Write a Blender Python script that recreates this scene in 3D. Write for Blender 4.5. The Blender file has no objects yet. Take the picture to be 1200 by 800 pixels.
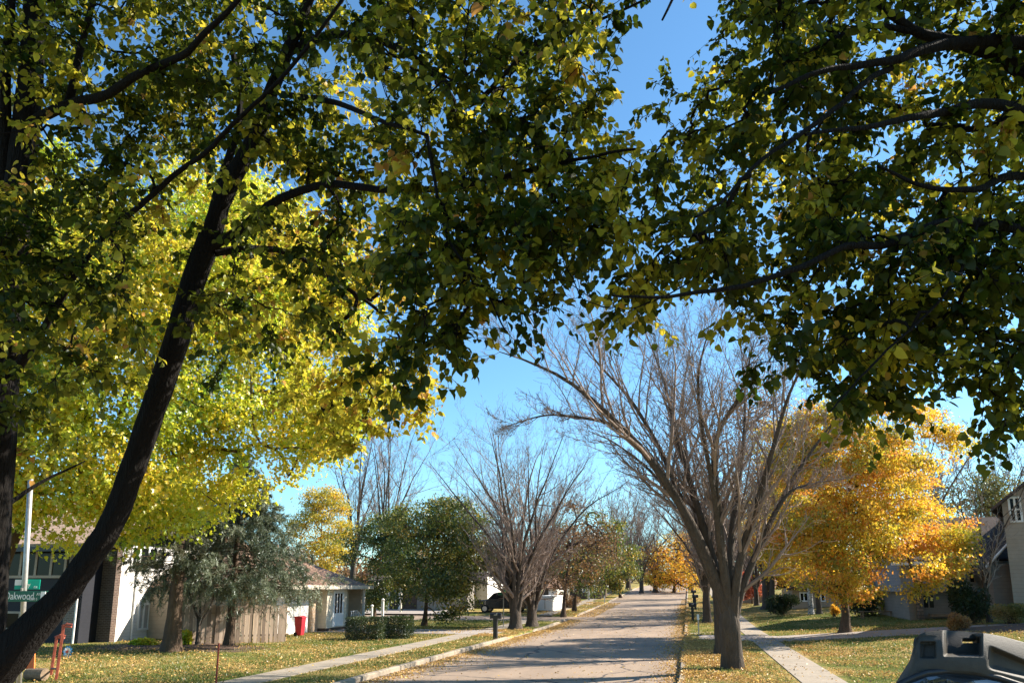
import bpy, bmesh, math
import numpy as np
from mathutils import Vector

C = bpy.context.scene.collection
rad = math.radians
# ------------------------------------------------------------------ camera
F = 880.0; PITCH = rad(11); YAW = rad(13.05); CZ = 2.65
SHP = 688 - 400 - F * math.tan(PITCH)
FW = np.array([-math.sin(YAW)*math.cos(PITCH), math.cos(YAW)*math.cos(PITCH), math.sin(PITCH)])
RT = np.array([math.cos(YAW), math.sin(YAW), 0.0]); UP = np.cross(RT, FW)
CAM = np.array([0, 0, CZ])

def ray(px, py):
    return FW + (px-600)/F*RT - (py-400-SHP)/F*UP

def P(px, py, d):                       # a point on the line of sight, d metres deep
    return CAM + ray(px, py)*d

def yat(px, x, py=688):                 # where the sight line of a column meets a plane x = const
    r = ray(px, py); return x/r[0]*r[1]

def xat(px, y, py=688):
    r = ray(px, py); return y/r[1]*r[0]

def zat(px, py, y):                     # height of a pixel at a plane y = const
    r = ray(px, py); return CZ + y/r[1]*r[2]

def zatx(px, py, x):
    r = ray(px, py); return CZ + x/r[0]*r[2]

# ------------------------------------------------------------------ terrain
RX0, RX1 = -9.3, -0.4                   # the road's two edges
def sstep(a, b, t):
    t = np.clip((t-a)/(b-a), 0, 1); return t*t*(3-2*t)

def base(x, y):
    x = np.asarray(x, float); y = np.asarray(y, float)
    r = 1.1*np.clip((y-50)/47, 0, None)**1.25
    r = np.where(y > 150, 2.82 + 0.012*(y-150), r)
    r = r + 0.07*np.clip(x-4.5, 0, 16)*sstep(10, 24, y)
    return r + 1.05*(1-sstep(3, 15, y))

def lawn(x, y):
    return base(x, y) + 0.12

def ground(px, py):
    r = ray(px, py); t = np.linspace(8, 400, 8000)
    p = CAM + t[:, None]*r
    k = np.argmax(p[:, 2] < lawn(p[:, 0], p[:, 1]))
    q = p[k].copy(); q[2] = float(lawn(q[0], q[1])); return q

# ------------------------------------------------------------------ mesh helpers
class MB:
    def __init__(s): s.V = []; s.F = []; s.n = 0; s.H = []
    def add(s, V, *Fs, hue=None):
        V = np.asarray(V, float).reshape(-1, 3)
        s.V.append(V)
        for f in Fs:
            f = np.asarray(f, int)
            if f.size: s.F.append(f.reshape(-1, f.shape[-1]) + s.n)
        s.H.append(np.zeros(len(V)) if hue is None else np.broadcast_to(np.asarray(hue, float), (len(V),)))
        s.n += len(V); return s
    def box(s, x0, x1, y0, y1, z0, z1):
        v = [(x, y, z) for z in (z0, z1) for y in (y0, y1) for x in (x0, x1)]
        return s.add(v, [(0, 2, 3, 1), (4, 5, 7, 6), (0, 1, 5, 4), (2, 6, 7, 3), (0, 4, 6, 2), (1, 3, 7, 5)])
    def quad(s, a, b, c, d): return s.add([a, b, c, d], [(0, 1, 2, 3)])
    def poly(s, pts):
        return s.add(pts, [tuple(range(len(pts)))])
    def tube(s, path, r, n=10, cap=True):
        path = np.asarray(path, float); r = np.broadcast_to(np.asarray(r, float), (len(path),))
        V, Q = tubes(path[None], r[None], n); s.add(V, Q)
        if cap:
            m = len(path); o = s.n - len(V)
            s.F.append(np.array([list(range(o+n-1, o-1, -1))])); s.F.append(np.array([list(range(o+(m-1)*n, o+m*n))]))
        return s
    def prism(s, poly, axis, a, b):       # a 2-D outline pushed along an axis
        n = len(poly); V = []
        for t in (a, b):
            for u, v in poly:
                V.append((t, u, v) if axis == 0 else (u, t, v) if axis == 1 else (u, v, t))
        i0 = s.n; s.add(V, [(i, (i+1) % n, n+(i+1) % n, n+i) for i in range(n)])
        s.F.append(np.array([[i0+i for i in range(n-1, -1, -1)]])); s.F.append(np.array([[i0+n+i for i in range(n)]]))
        return s
    def build(s, name, mat, parent=None, bevel=0, smooth=False, hue=False):
        return mk(name, np.concatenate(s.V), s.F, mat, parent, np.concatenate(s.H) if hue else None, smooth, bevel)

def mk(name, V, Fs, mat, parent=None, hue=None, smooth=False, bevel=0):
    V = np.asarray(V, float)
    if parent is not None: V = V - np.array(origin(parent))
    me = bpy.data.meshes.new(name)
    me.vertices.add(len(V)); me.vertices.foreach_set('co', V.astype(np.float32).ravel())
    Fs = [np.asarray(f, np.int32) for f in Fs if len(f)]
    li = np.concatenate([f.ravel() for f in Fs]); sz = np.concatenate([np.full(len(f), f.shape[1], np.int32) for f in Fs])
    me.loops.add(len(li)); me.loops.foreach_set('vertex_index', li)
    me.polygons.add(len(sz)); st = np.concatenate([[0], np.cumsum(sz)[:-1]]).astype(np.int32)
    me.polygons.foreach_set('loop_start', st); me.polygons.foreach_set('loop_total', sz)
    me.polygons.foreach_set('use_smooth', np.full(len(sz), bool(smooth)))
    me.update(calc_edges=True)
    if hue is not None:
        a = me.attributes.new('hue', 'FLOAT', 'POINT'); a.data.foreach_set('value', hue.astype(np.float32))
    if not smooth and len(V) < 3000:
        bm = bmesh.new(); bm.from_mesh(me); bmesh.ops.recalc_face_normals(bm, faces=bm.faces); bm.to_mesh(me); bm.free()
    me.materials.append(mat)
    o = bpy.data.objects.new(name, me); C.objects.link(o)
    if parent is not None: o.parent = parent
    if bevel:
        m = o.modifiers.new('bevel', 'BEVEL'); m.width = bevel; m.segments = 2; m.limit_method = 'ANGLE'
    return o

def origin(o):
    v = np.array(o.location); 
    while o.parent: o = o.parent; v = v + np.array(o.location)
    return v

def thing(name, label, cat, loc, group=None):
    o = bpy.data.objects.new(name, None); C.objects.link(o)
    o.location = tuple(float(c) for c in loc); o.empty_display_size = .3
    o['label'] = label; o['category'] = cat
    if group: o['group'] = group
    return o
def tag(o, label, cat, group=None):
    o['label'] = label; o['category'] = cat
    if group: o['group'] = group
    return o
def setting(o, kind='structure'): o['kind'] = kind; return o

def tubes(paths, radii, n=4):
    B, m, _ = paths.shape
    T = np.gradient(paths, axis=1); T /= np.linalg.norm(T, axis=2, keepdims=True)+1e-9
    ref = np.where(np.abs(T[:, :1, 2:3]) < .8, np.array([0, 0, 1.]), np.array([1., 0, 0]))
    ref = np.broadcast_to(ref, T.shape)
    U = np.cross(T, ref); U /= np.linalg.norm(U, axis=2, keepdims=True)+1e-9
    W = np.cross(T, U)
    a = np.arange(n)*2*np.pi/n
    V = paths[:, :, None] + radii[:, :, None, None]*(np.cos(a)[None, None, :, None]*U[:, :, None] + np.sin(a)[None, None, :, None]*W[:, :, None])
    i = np.arange(B)[:, None, None]*m*n + np.arange(m-1)[None, :, None]*n
    j = np.arange(n)[None, None]; k = (j+1) % n
    Q = np.stack([i+j, i+k, i+n+k, i+n+j], -1).reshape(-1, 4)
    return V.reshape(-1, 3), Q

def smooth_path(pts, n):
    p = np.asarray(pts, float); k = len(p)
    if k == 2: return p[0] + (p[1]-p[0])*np.linspace(0, 1, n)[:, None]
    q = np.vstack([2*p[0]-p[1], p, 2*p[-1]-p[-2]])
    t = np.linspace(0, k-1-1e-6, n); i = t.astype(int); u = (t-i)[:, None]
    a, b, c, d = q[i], q[i+1], q[i+2], q[i+3]
    return .5*(2*b + (c-a)*u + (2*a-5*b+4*c-d)*u**2 + (3*b-a-3*c+d)*u**3)

def unit(v): return v/(np.linalg.norm(v, axis=-1, keepdims=True)+1e-9)

def spawn(paths, radii, per, t0, length, ang, n, rng, up=.1, wig=.15, rr=.5, rtip=.004, t1=1.0, lenvar=.35, taper_t=.5):
    B, m, _ = paths.shape
    t = t0 + (t1-t0)*(np.arange(per)[None] + rng.random((B, per)))/per
    f = t*(m-1); i = np.clip(f.astype(int), 0, m-2); u = (f-i)[..., None]
    bi = np.arange(B)[:, None]
    pos = paths[bi, i]*(1-u) + paths[bi, i+1]*u
    T = unit(paths[bi, i+1]-paths[bi, i])
    r0 = radii[bi, i]*(1-u[..., 0]) + radii[bi, i+1]*u[..., 0]
    rv = rng.normal(size=pos.shape); perp = unit(rv - (rv*T).sum(-1, keepdims=True)*T)
    a = ang*(1+.3*rng.normal(size=t.shape))[..., None]
    d = np.cos(a)*T + np.sin(a)*perp
    L = np.broadcast_to(length, (B,))[:, None]*(1-taper_t*t)*(1+lenvar*rng.normal(size=t.shape)).clip(.4, 1.7)
    pos = pos.reshape(-1, 3); d = d.reshape(-1, 3); L = L.ravel(); r0 = r0.ravel()*rr
    out = [pos]; p = pos
    for k in range(n-1):
        d = unit(d + wig*rng.normal(size=d.shape) + np.array([0, 0, up]))
        p = p + d*(L/(n-1))[:, None]; out.append(p)
    pa = np.stack(out, 1)
    ra = np.maximum(r0[:, None]*(1-np.linspace(0, 1, n)[None]*.85), rtip)
    return pa, ra

def grow(points, seedP, seedD, rng, rtip=.006, n=6, expo=.48, droop=0.0):
    """thread branches from a trunk through a cloud of twig places; thickness follows what each carries"""
    points = np.asarray(points)
    d0 = np.min(np.linalg.norm(points[:, None] - seedP[None, ::max(1, len(seedP)//60)], axis=2), axis=1)
    points = points[np.argsort(d0)]
    N = len(points); S = len(seedP)
    sp = np.zeros((S+N*(n-1), 3)); sd = np.zeros_like(sp); par = np.full(S+N*(n-1), -1)
    sp[:S] = seedP; sd[:S] = seedD; c = S
    paths = np.zeros((N, n, 3)); cnt = np.zeros(S+N*(n-1)); link = np.zeros(N, int)
    for i, p in enumerate(points):
        v = p - sp[:c]; L = np.linalg.norm(v, axis=1)
        al = (v*sd[:c]).sum(1)/(L+1e-6)
        k = np.argmin(L*(1.25-.35*al)); L = L[k]
        s = sp[k]; mid = s + sd[k]*L*.45 + (p-s)*.12 + rng.normal(size=3)*L*.06
        t = np.linspace(0, 1, n)[:, None]
        q = (1-t)**2*s + 2*t*(1-t)*mid + t*t*p
        q[:, 2] -= droop*L*(t[:, 0]**2 - t[:, 0])*-1 if droop else 0
        paths[i] = q; link[i] = k
        sp[c:c+n-1] = q[1:]; sd[c:c+n-1] = unit(np.diff(q, axis=0)); c += n-1
    for i in range(N-1, -1, -1):
        o = S+i*(n-1); run = 1.0
        for j in range(n-2, -1, -1):
            cnt[o+j] += run; run = cnt[o+j]
        if link[i] >= S:
            # everything below the joint on that branch carries it too (added when that branch is summed)
            cnt[link[i]] += run
    R = np.zeros((N, n))
    for i in range(N):
        o = S+i*(n-1); R[i, 1:] = rtip*cnt[o:o+n-1]**expo; R[i, 0] = R[i, 1]
    return paths, R, points

# leaf shapes (x across, y along, z off the blade)
HEART = (np.array([(0, 0, 0), (0, .36, -.01), (0, .72, -.05), (0, 1.08, -.16),
                   (-.3, -.04, .06), (-.5, .3, .1), (-.34, .7, .03),
                   (.3, -.04, .06), (.5, .3, .1), (.34, .7, .03)]),
         np.array([(0, 1, 5, 4), (1, 2, 6, 5), (0, 7, 8, 1), (1, 8, 9, 2)]), np.array([(2, 3, 6), (2, 9, 3)]))
SIMPLE = (np.array([(0, 0, 0), (-.42, .45, .12), (0, 1, -.08), (.42, .45, .12)]), None, np.array([(0, 2, 1), (0, 3, 2)]))
STAR = (np.array([(0, 0, 0), (-.5, .18, .1), (-.2, .45, .03), (-.42, .85, .08), (0, .6, 0), (0, 1.05, -.12), (.42, .85, .08), (.2, .45, .03), (.5, .18, .1)]),
        np.array([(0, 4, 2, 1), (0, 8, 7, 4)]), np.array([(2, 4, 3), (7, 6, 4), (3, 4, 5), (4, 6, 5)]))
NEEDLE = (np.array([(-.065, 0, 0), (.065, 0, 0), (.035, 1, -.1), (-.035, 1, -.1)]), np.array([(0, 1, 2, 3)]), None)

def leaves(mb, pos, d, size, hue, rng, shape=SIMPLE, tilt=.6):
    d = unit(d); N = len(pos)
    nrm = np.array([0, 0, 1.]) + tilt*rng.normal(size=(N, 3)); nrm = unit(nrm - (nrm*d).sum(1, keepdims=True)*d)
    sx = np.cross(d, nrm); T, Q, Tr = shape; k = len(T)
    bend = rng.uniform(.2, 2.6, (N, 1, 1))
    V = pos[:, None] + size[:, None, None]*(T[None, :, :1]*sx[:, None] + T[None, :, 1:2]*d[:, None] + bend*T[None, :, 2:3]*nrm[:, None])
    o = (np.arange(N)*k)[:, None, None]
    fs = [(o+f[None]).reshape(-1, f.shape[1]) for f in (Q, Tr) if f is not None]
    mb.add(V.reshape(-1, 3), *fs, hue=np.repeat(np.clip(hue, 0, 1), k))

# ------------------------------------------------------------------ materials
def newmat(name):
    m = bpy.data.materials.new(name); m.use_nodes = True; nt = m.node_tree; nt.nodes.clear()
    out = nt.nodes.new('ShaderNodeOutputMaterial'); return m, nt, out
def nd(nt, t, **kw):
    n = nt.nodes.new('ShaderNode'+t)
    for k, v in kw.items():
        if k[0] == '_': setattr(n, k[1:], v)
        else: n.inputs[k.replace('__', ' ')].default_value = v
    return n
def ramp(nt, stops, fac):
    r = nt.nodes.new('ShaderNodeValToRGB'); e = r.color_ramp.elements
    while len(e) < len(stops): e.new(.5)
    for i, (p, c) in enumerate(stops): e[i].position = p; e[i].color = (*c, 1)
    nt.links.new(fac, r.inputs[0]); return r.outputs[0]
def noise(nt, scale, detail=4, vec=None, rough=.6):
    n = nd(nt, 'TexNoise', Scale=scale, Detail=detail, Roughness=rough)
    if vec is not None: nt.links.new(vec, n.inputs['Vector'])
    return n.outputs['Fac']
def mixc(nt, a, b, fac, mode='MIX'):
    m = nt.nodes.new('ShaderNodeMix'); m.data_type = 'RGBA'; m.blend_type = mode
    for s, v in ((m.inputs[6], a), (m.inputs[7], b), (m.inputs[0], fac)):
        if hasattr(v, 'is_linked'): nt.links.new(v, s)
        else: s.default_value = (*v, 1) if isinstance(v, tuple) else v
    return m.outputs[2]
def bumpn(nt, h, strength=.3, dist=.02):
    b = nd(nt, 'Bump', Strength=strength, Distance=dist); nt.links.new(h, b.inputs['Height']); return b.outputs[0]
def objco(nt): return nt.nodes.new('ShaderNodeTexCoord').outputs['Object']
def geopos(nt): return nt.nodes.new('ShaderNodeNewGeometry').outputs['Position']
def mapping(nt, vec, scale):
    m = nt.nodes.new('ShaderNodeMapping'); m.inputs['Scale'].default_value = scale; nt.links.new(vec, m.inputs[0]); return m.outputs[0]

def plain(name, col, rough=.6, var=.15, scale=6, metal=0, bump=.1, spec=.4, coat=0):
    m, nt, out = newmat(name); b = nd(nt, 'BsdfPrincipled', Roughness=rough, Metallic=metal)
    b.inputs['Specular IOR Level'].default_value = spec; b.inputs['Coat Weight'].default_value = coat
    f = noise(nt, scale, 5, objco(nt))
    dk = tuple(c*(1-var) for c in col); lt = tuple(min(1, c*(1+var)) for c in col)
    nt.links.new(ramp(nt, [(.3, dk), (.7, lt)], f), b.inputs['Base Color'])
    if bump: nt.links.new(bumpn(nt, noise(nt, scale*8, 3, objco(nt)), bump, .01), b.inputs['Normal'])
    nt.links.new(b.outputs[0], out.inputs[0]); return m

def leafmat(name, stops, trans=.5, gain=1.6, gloss=.05):
    m, nt, out = newmat(name)
    at = nt.nodes.new('ShaderNodeAttribute'); at.attribute_name = 'hue'
    col = ramp(nt, stops, at.outputs['Fac'])
    df = nt.nodes.new('ShaderNodeBsdfDiffuse'); tr = nt.nodes.new('ShaderNodeBsdfTranslucent'); gl = nd(nt, 'BsdfGlossy', Roughness=.42)
    gl.inputs['Color'].default_value = (.8, .85, .9, 1)
    nt.links.new(col, df.inputs[0])
    g = nt.nodes.new('ShaderNodeVectorMath'); g.operation = 'SCALE'; g.inputs['Scale'].default_value = gain
    nt.links.new(col, g.inputs[0]); nt.links.new(g.outputs[0], tr.inputs[0])
    a = nt.nodes.new('ShaderNodeMixShader'); a.inputs[0].default_value = trans
    nt.links.new(df.outputs[0], a.inputs[1]); nt.links.new(tr.outputs[0], a.inputs[2])
    b = nt.nodes.new('ShaderNodeMixShader'); b.inputs[0].default_value = gloss
    nt.links.new(a.outputs[0], b.inputs[1]); nt.links.new(gl.outputs[0], b.inputs[2])
    nt.links.new(b.outputs[0], out.inputs[0]); return m

def barkmat(name, dark, light, scale=9):
    m, nt, out = newmat(name); b = nd(nt, 'BsdfPrincipled', Roughness=.9)
    b.inputs['Specular IOR Level'].default_value = .15
    v = mapping(nt, geopos(nt), (1, 1, .22))
    f = noise(nt, scale, 8, v, .7); g = noise(nt, 1.3, 3, geopos(nt))
    c = ramp(nt, [(.32, dark), (.68, light)], f)
    c = mixc(nt, c, tuple(x*.6 for x in light), g)
    nt.links.new(c, b.inputs['Base Color'])
    w = nd(nt, 'TexVoronoi', Scale=scale*1.6); w.feature = 'DISTANCE_TO_EDGE'; nt.links.new(v, w.inputs['Vector'])
    hs = nt.nodes.new('ShaderNodeMath'); hs.operation = 'ADD'; nt.links.new(f, hs.inputs[0]); nt.links.new(w.outputs['Distance'], hs.inputs[1])
    nt.links.new(bumpn(nt, hs.outputs[0], .9, .05), b.inputs['Normal'])
    nt.links.new(b.outputs[0], out.inputs[0]); return m

M = {}
M['linden'] = leafmat('linden leaf', [(0, (.017, .032, .003)), (.35, (.066, .080, .007)), (.62, (.26, .25, .02)), (.85, (.46, .37, .035)), (1, (.36, .19, .05))], .48, 1.6, .014)
M['maple'] = leafmat('yellow maple leaf', [(0, (.085, .16, .014)), (.3, (.24, .34, .022)), (.65, (.50, .50, .03)), (1, (.62, .45, .04))], .5, 1.45)
M['gold'] = leafmat('golden maple leaf', [(0, (.13, .16, .02)), (.35, (.42, .36, .03)), (.7, (.65, .42, .035)), (1, (.62, .26, .04))], .5, 1.4)
M['green'] = leafmat('green leaf', [(0, (.035, .06, .012)), (.5, (.08, .11, .018)), (.85, (.22, .20, .03)), (1, (.36, .24, .04))], .42, 1.5)
M['rust'] = leafmat('rust leaf', [(0, (.14, .09, .04)), (.5, (.26, .14, .06)), (1, (.42, .22, .06))], .4, 1.2)
M['orange'] = leafmat('orange leaf', [(0, (.35, .20, .03)), (.5, (.55, .30, .03)), (1, (.6, .38, .05))], .5, 1.4)
M['red'] = leafmat('red leaf', [(0, (.3, .06, .03)), (1, (.5, .14, .06))], .45, 1.3)
M['needle'] = leafmat('blue spruce needle', [(0, (.05, .072, .038)), (.5, (.125, .155, .09)), (1, (.24, .265, .18))], .15, 1.2)
M['pine'] = leafmat('dark conifer needle', [(0, (.03, .045, .02)), (.6, (.07, .085, .045)), (1, (.16, .15, .08))], .2, 1.2)
M['hedge'] = leafmat('hedge leaf', [(0, (.02, .035, .01)), (.6, (.045, .065, .018)), (1, (.09, .11, .03))], .3, 1.3)
M['shrub'] = leafmat('shrub leaf', [(0, (.10, .12, .03)), (.5, (.26, .22, .05)), (1, (.45, .25, .10))], .4, 1.3)
M['grass'] = leafmat('grass blade', [(0, (.06, .085, .016)), (.5, (.14, .165, .035)), (1, (.32, .27, .09))], .35, 1.4, .03)
M['litter'] = leafmat('fallen leaf', [(0, (.22, .12, .05)), (.35, (.42, .25, .09)), (.7, (.58, .38, .12)), (1, (.68, .50, .14))], .2, 1.2, .03)
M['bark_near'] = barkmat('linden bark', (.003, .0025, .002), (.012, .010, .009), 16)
M['bark'] = barkmat('grey brown bark', (.03, .024, .019), (.13, .105, .085), 10)
M['bark_brown'] = barkmat('brown bark', (.04, .028, .02), (.15, .105, .075), 10)
M['twig'] = plain('bare twig', (.24, .185, .155), .85, .25, 2, bump=0, spec=.2)
M['twig_pale'] = plain('pale twig', (.30, .25, .21), .85, .25, 2, bump=0, spec=.2)

def groundmat():
    m, nt, out = newmat('lawn'); b = nd(nt, 'BsdfPrincipled', Roughness=.95); b.inputs['Specular IOR Level'].default_value = .1
    p = geopos(nt)
    g = ramp(nt, [(.25, (.06, .085, .018)), (.55, (.125, .15, .03)), (.8, (.22, .20, .06))], noise(nt, .9, 8, p, .7))
    fine = noise(nt, 14, 6, p, .8)
    g = mixc(nt, g, ramp(nt, [(.3, (.35, .35, .35)), (.7, (1.3, 1.3, 1.3))], fine), .75, 'MULTIPLY')
    lt = ramp(nt, [(.3, (.20, .12, .05)), (.5, (.40, .26, .10)), (.7, (.55, .40, .16))], noise(nt, 22, 3, p, .9))
    k = noise(nt, .28, 5, p, .75); k2 = noise(nt, 9, 5, p, .8)
    mm = nt.nodes.new('ShaderNodeMath'); mm.operation = 'MULTIPLY_ADD'; nt.links.new(k2, mm.inputs[0]); mm.inputs[1].default_value = .55; nt.links.new(k, mm.inputs[2])
    mask = ramp(nt, [(.70, (0, 0, 0)), (.86, (.9, .9, .9))], mm.outputs[0])
    nt.links.new(mixc(nt, g, lt, mask), b.inputs['Base Color'])
    nt.links.new(bumpn(nt, fine, .8, .06), b.inputs['Normal'])
    nt.links.new(b.outputs[0], out.inputs[0]); return m
M['lawn'] = groundmat()

def roadmat():
    m, nt, out = newmat('worn asphalt'); b = nd(nt, 'BsdfPrincipled', Roughness=.88); b.inputs['Specular IOR Level'].default_value = .25
    p = geopos(nt)
    c = ramp(nt, [(.3, (.22, .165, .120)), (.5, (.28, .212, .158)), (.7, (.335, .262, .20))], noise(nt, 60, 6, p, .85))
    c = mixc(nt, c, ramp(nt, [(.35, (.72, .72, .72)), (.65, (1.15, 1.13, 1.1))], noise(nt, .5, 5, mapping(nt, p, (1, .25, 1)), .6)), .8, 'MULTIPLY')
    # tar-filled cracks across and along the road
    wv = nd(nt, 'TexVoronoi', Scale=.16); wv.feature = 'DISTANCE_TO_EDGE'
    wob = nt.nodes.new('ShaderNodeVectorMath'); wob.operation = 'ADD'
    nn = nd(nt, 'TexNoise', Scale=.8, Detail=5); nt.links.new(p, nn.inputs['Vector'])
    nt.links.new(p, wob.inputs[0]); nt.links.new(nn.outputs['Color'], wob.inputs[1]); nt.links.new(wob.outputs[0], wv.inputs['Vector'])
    cr = ramp(nt, [(.0, (1, 1, 1)), (.0045, (1, 1, 1)), (.007, (0, 0, 0))], wv.outputs['Distance'])
    c = mixc(nt, c, (.07, .06, .055), cr)
    nt.links.new(c, b.inputs['Base Color']); nt.links.new(bumpn(nt, noise(nt, 70, 4, p, .8), .5, .01), b.inputs['Normal'])
    nt.links.new(b.outputs[0], out.inputs[0]); return m
M['road'] = roadmat()

def concmat(name, col, joint=1.5, jw=.012):
    m, nt, out = newmat(name); b = nd(nt, 'BsdfPrincipled', Roughness=.9); b.inputs['Specular IOR Level'].default_value = .2
    p = geopos(nt)
    c = ramp(nt, [(.3, tuple(x*.8 for x in col)), (.7, tuple(x*1.12 for x in col))], noise(nt, 1.4, 8, p, .75))
    c = mixc(nt, c, ramp(nt, [(.35, (.8, .8, .8)), (.65, (1.1, 1.1, 1.1))], noise(nt, 45, 4, p)), .8, 'MULTIPLY')
    s = nt.nodes.new('ShaderNodeSeparateXYZ'); nt.links.new(p, s.inputs[0])
    md = nt.nodes.new('ShaderNodeMath'); md.operation = 'PINGPONG'; nt.links.new(s.outputs[1], md.inputs[0]); md.inputs[1].default_value = joint/2
    lt = nt.nodes.new('ShaderNodeMath'); lt.operation = 'LESS_THAN'; nt.links.new(md.outputs[0], lt.inputs[0]); lt.inputs[1].default_value = jw
    c = mixc(nt, c, (.07, .06, .05), lt.outputs[0])
    nt.links.new(c, b.inputs['Base Color']); nt.links.new(bumpn(nt, noise(nt, 50, 4, p), .3, .01), b.inputs['Normal'])
    nt.links.new(b.outputs[0], out.inputs[0]); return m
M['walk'] = concmat('pavement concrete', (.31, .265, .21)); M['kerb'] = concmat('kerb concrete', (.33, .275, .21), 3.0, .03)
M['drive'] = concmat('driveway concrete', (.33, .29, .26), 4.0)

def lapmat(name, col, step=.16, vert=False, depth=.5):
    m, nt, out = newmat(name); b = nd(nt, 'BsdfPrincipled', Roughness=.65); b.inputs['Specular IOR Level'].default_value = .3
    p = geopos(nt); s = nt.nodes.new('ShaderNodeSeparateXYZ'); nt.links.new(p, s.inputs[0])
    if vert:
        ad = nt.nodes.new('ShaderNodeMath'); ad.operation = 'ADD'; nt.links.new(s.outputs[0], ad.inputs[0]); nt.links.new(s.outputs[1], ad.inputs[1]); src = ad.outputs[0]
    else: src = s.outputs[2]
    dv = nt.nodes.new('ShaderNodeMath'); dv.operation = 'DIVIDE'; nt.links.new(src, dv.inputs[0]); dv.inputs[1].default_value = step
    fr = nt.nodes.new('ShaderNodeMath'); fr.operation = 'FRACT'; nt.links.new(dv.outputs[0], fr.inputs[0])
    c = ramp(nt, [(.3, tuple(x*.85 for x in col)), (.7, tuple(min(1, x*1.1) for x in col))], noise(nt, 1.6, 6, p, .7))
    c = mixc(nt, c, ramp(nt, [(0, (.45, .45, .45)), (.09, (1, 1, 1))], fr.outputs[0]), .8, 'MULTIPLY')
    nt.links.new(c, b.inputs['Base Color']); nt.links.new(bumpn(nt, fr.outputs[0], depth, .02), b.inputs['Normal'])
    nt.links.new(b.outputs[0], out.inputs[0]); return m
M['navy'] = lapmat('navy siding', (.016, .018, .026)); M['white_side'] = lapmat('white siding', (.78, .75, .70))
M['cream'] = lapmat('cream siding', (.72, .64, .50), .2); M['tan'] = lapmat('tan siding', (.40, .31, .22), .2)
M['bluegrey'] = lapmat('blue grey siding', (.22, .235, .27), .2); M['beige'] = lapmat('beige siding', (.36, .30, .24), .2)
M['taupe'] = lapmat('taupe siding', (.22, .20, .18), .2)

def brickmat(name, c1, c2, mortar, sc=1.0):
    m, nt, out = newmat(name); b = nd(nt, 'BsdfPrincipled', Roughness=.85); b.inputs['Specular IOR Level'].default_value = .2
    p = geopos(nt); s = nt.nodes.new('ShaderNodeSeparateXYZ'); nt.links.new(p, s.inputs[0])
    ad = nt.nodes.new('ShaderNodeMath'); ad.operation = 'ADD'; nt.links.new(s.outputs[0], ad.inputs[0]); nt.links.new(s.outputs[1], ad.inputs[1])
    cb = nt.nodes.new('ShaderNodeCombineXYZ'); nt.links.new(ad.outputs[0], cb.inputs[0]); nt.links.new(s.outputs[2], cb.inputs[1])
    t = nt.nodes.new('ShaderNodeTexBrick'); nt.links.new(cb.outputs[0], t.inputs['Vector'])
    for k, v in (('Color1', (*c1, 1)), ('Color2', (*c2, 1)), ('Mortar', (*mortar, 1)), ('Scale', 1.0), ('Mortar Size', .012*sc), ('Brick Width', .24*sc), ('Row Height', .08*sc)): t.inputs[k].default_value = v
    nt.links.new(mixc(nt, t.outputs[0], ramp(nt, [(.3, (.7, .7, .7)), (.7, (1.2, 1.2, 1.2))], noise(nt, 5, 5, p)), .7, 'MULTIPLY'), b.inputs['Base Color'])
    nt.links.new(bumpn(nt, t.outputs['Fac'], -.4, .02), b.inputs['Normal'])
    nt.links.new(b.outputs[0], out.inputs[0]); return m
M['brick_grey'] = brickmat('grey brown brick', (.12, .10, .085), (.19, .15, .12), (.28, .25, .22))
M['brick_tan'] = brickmat('tan brick', (.45, .27, .15), (.52, .36, .22), (.5, .44, .36))
M['brick_dark'] = brickmat('dark brown brick', (.07, .045, .035), (.11, .07, .05), (.16, .13, .11))
M['stone'] = brickmat('rough stone', (.14, .10, .08), (.26, .21, .17), (.08, .07, .06), 2.6)

def shinglemat(name, col):
    m, nt, out = newmat(name); b = nd(nt, 'BsdfPrincipled', Roughness=.95); b.inputs['Specular IOR Level'].default_value = .1
    p = geopos(nt); s = nt.nodes.new('ShaderNodeSeparateXYZ'); nt.links.new(p, s.inputs[0])
    ad = nt.nodes.new('ShaderNodeMath'); ad.operation = 'ADD'; nt.links.new(s.outputs[0], ad.inputs[0]); nt.links.new(s.outputs[1], ad.inputs[1])
    cb = nt.nodes.new('ShaderNodeCombineXYZ'); nt.links.new(ad.outputs[0], cb.inputs[0]); nt.links.new(s.outputs[2], cb.inputs[1])
    t = nt.nodes.new('ShaderNodeTexBrick'); nt.links.new(cb.outputs[0], t.inputs['Vector'])
    for k, v in (('Color1', (*[x*.8 for x in col], 1)), ('Color2', (*[x*1.2 for x in col], 1)), ('Mortar', (*[x*.45 for x in col], 1)), ('Scale', 1.0), ('Mortar Size', .008), ('Brick Width', .3), ('Row Height', .075)): t.inputs[k].default_value = v
    nt.links.new(mixc(nt, t.outputs[0], ramp(nt, [(.3, (.75, .75, .75)), (.7, (1.2, 1.2, 1.2))], noise(nt, 2.2, 6, p, .75)), .8, 'MULTIPLY'), b.inputs['Base Color'])
    nt.links.new(b.outputs[0], out.inputs[0]); return m
M['shingle'] = shinglemat('brown shingle', (.30, .19, .135)); M['shingle_dark'] = shinglemat('dark brown shingle', (.085, .068, .062))
M['shingle_tan'] = shinglemat('tan shingle', (.40, .28, .20))
M['white'] = plain('white paint', (.78, .77, .74), .5, .06); M['offwhite'] = plain('cream trim', (.68, .60, .48), .55, .08)
M['glass'] = plain('window glass', (.010, .011, .012), .12, .2, 1, bump=0, spec=.12)
M['blind'] = plain('window blind', (.35, .34, .31), .5, .1)
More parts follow.
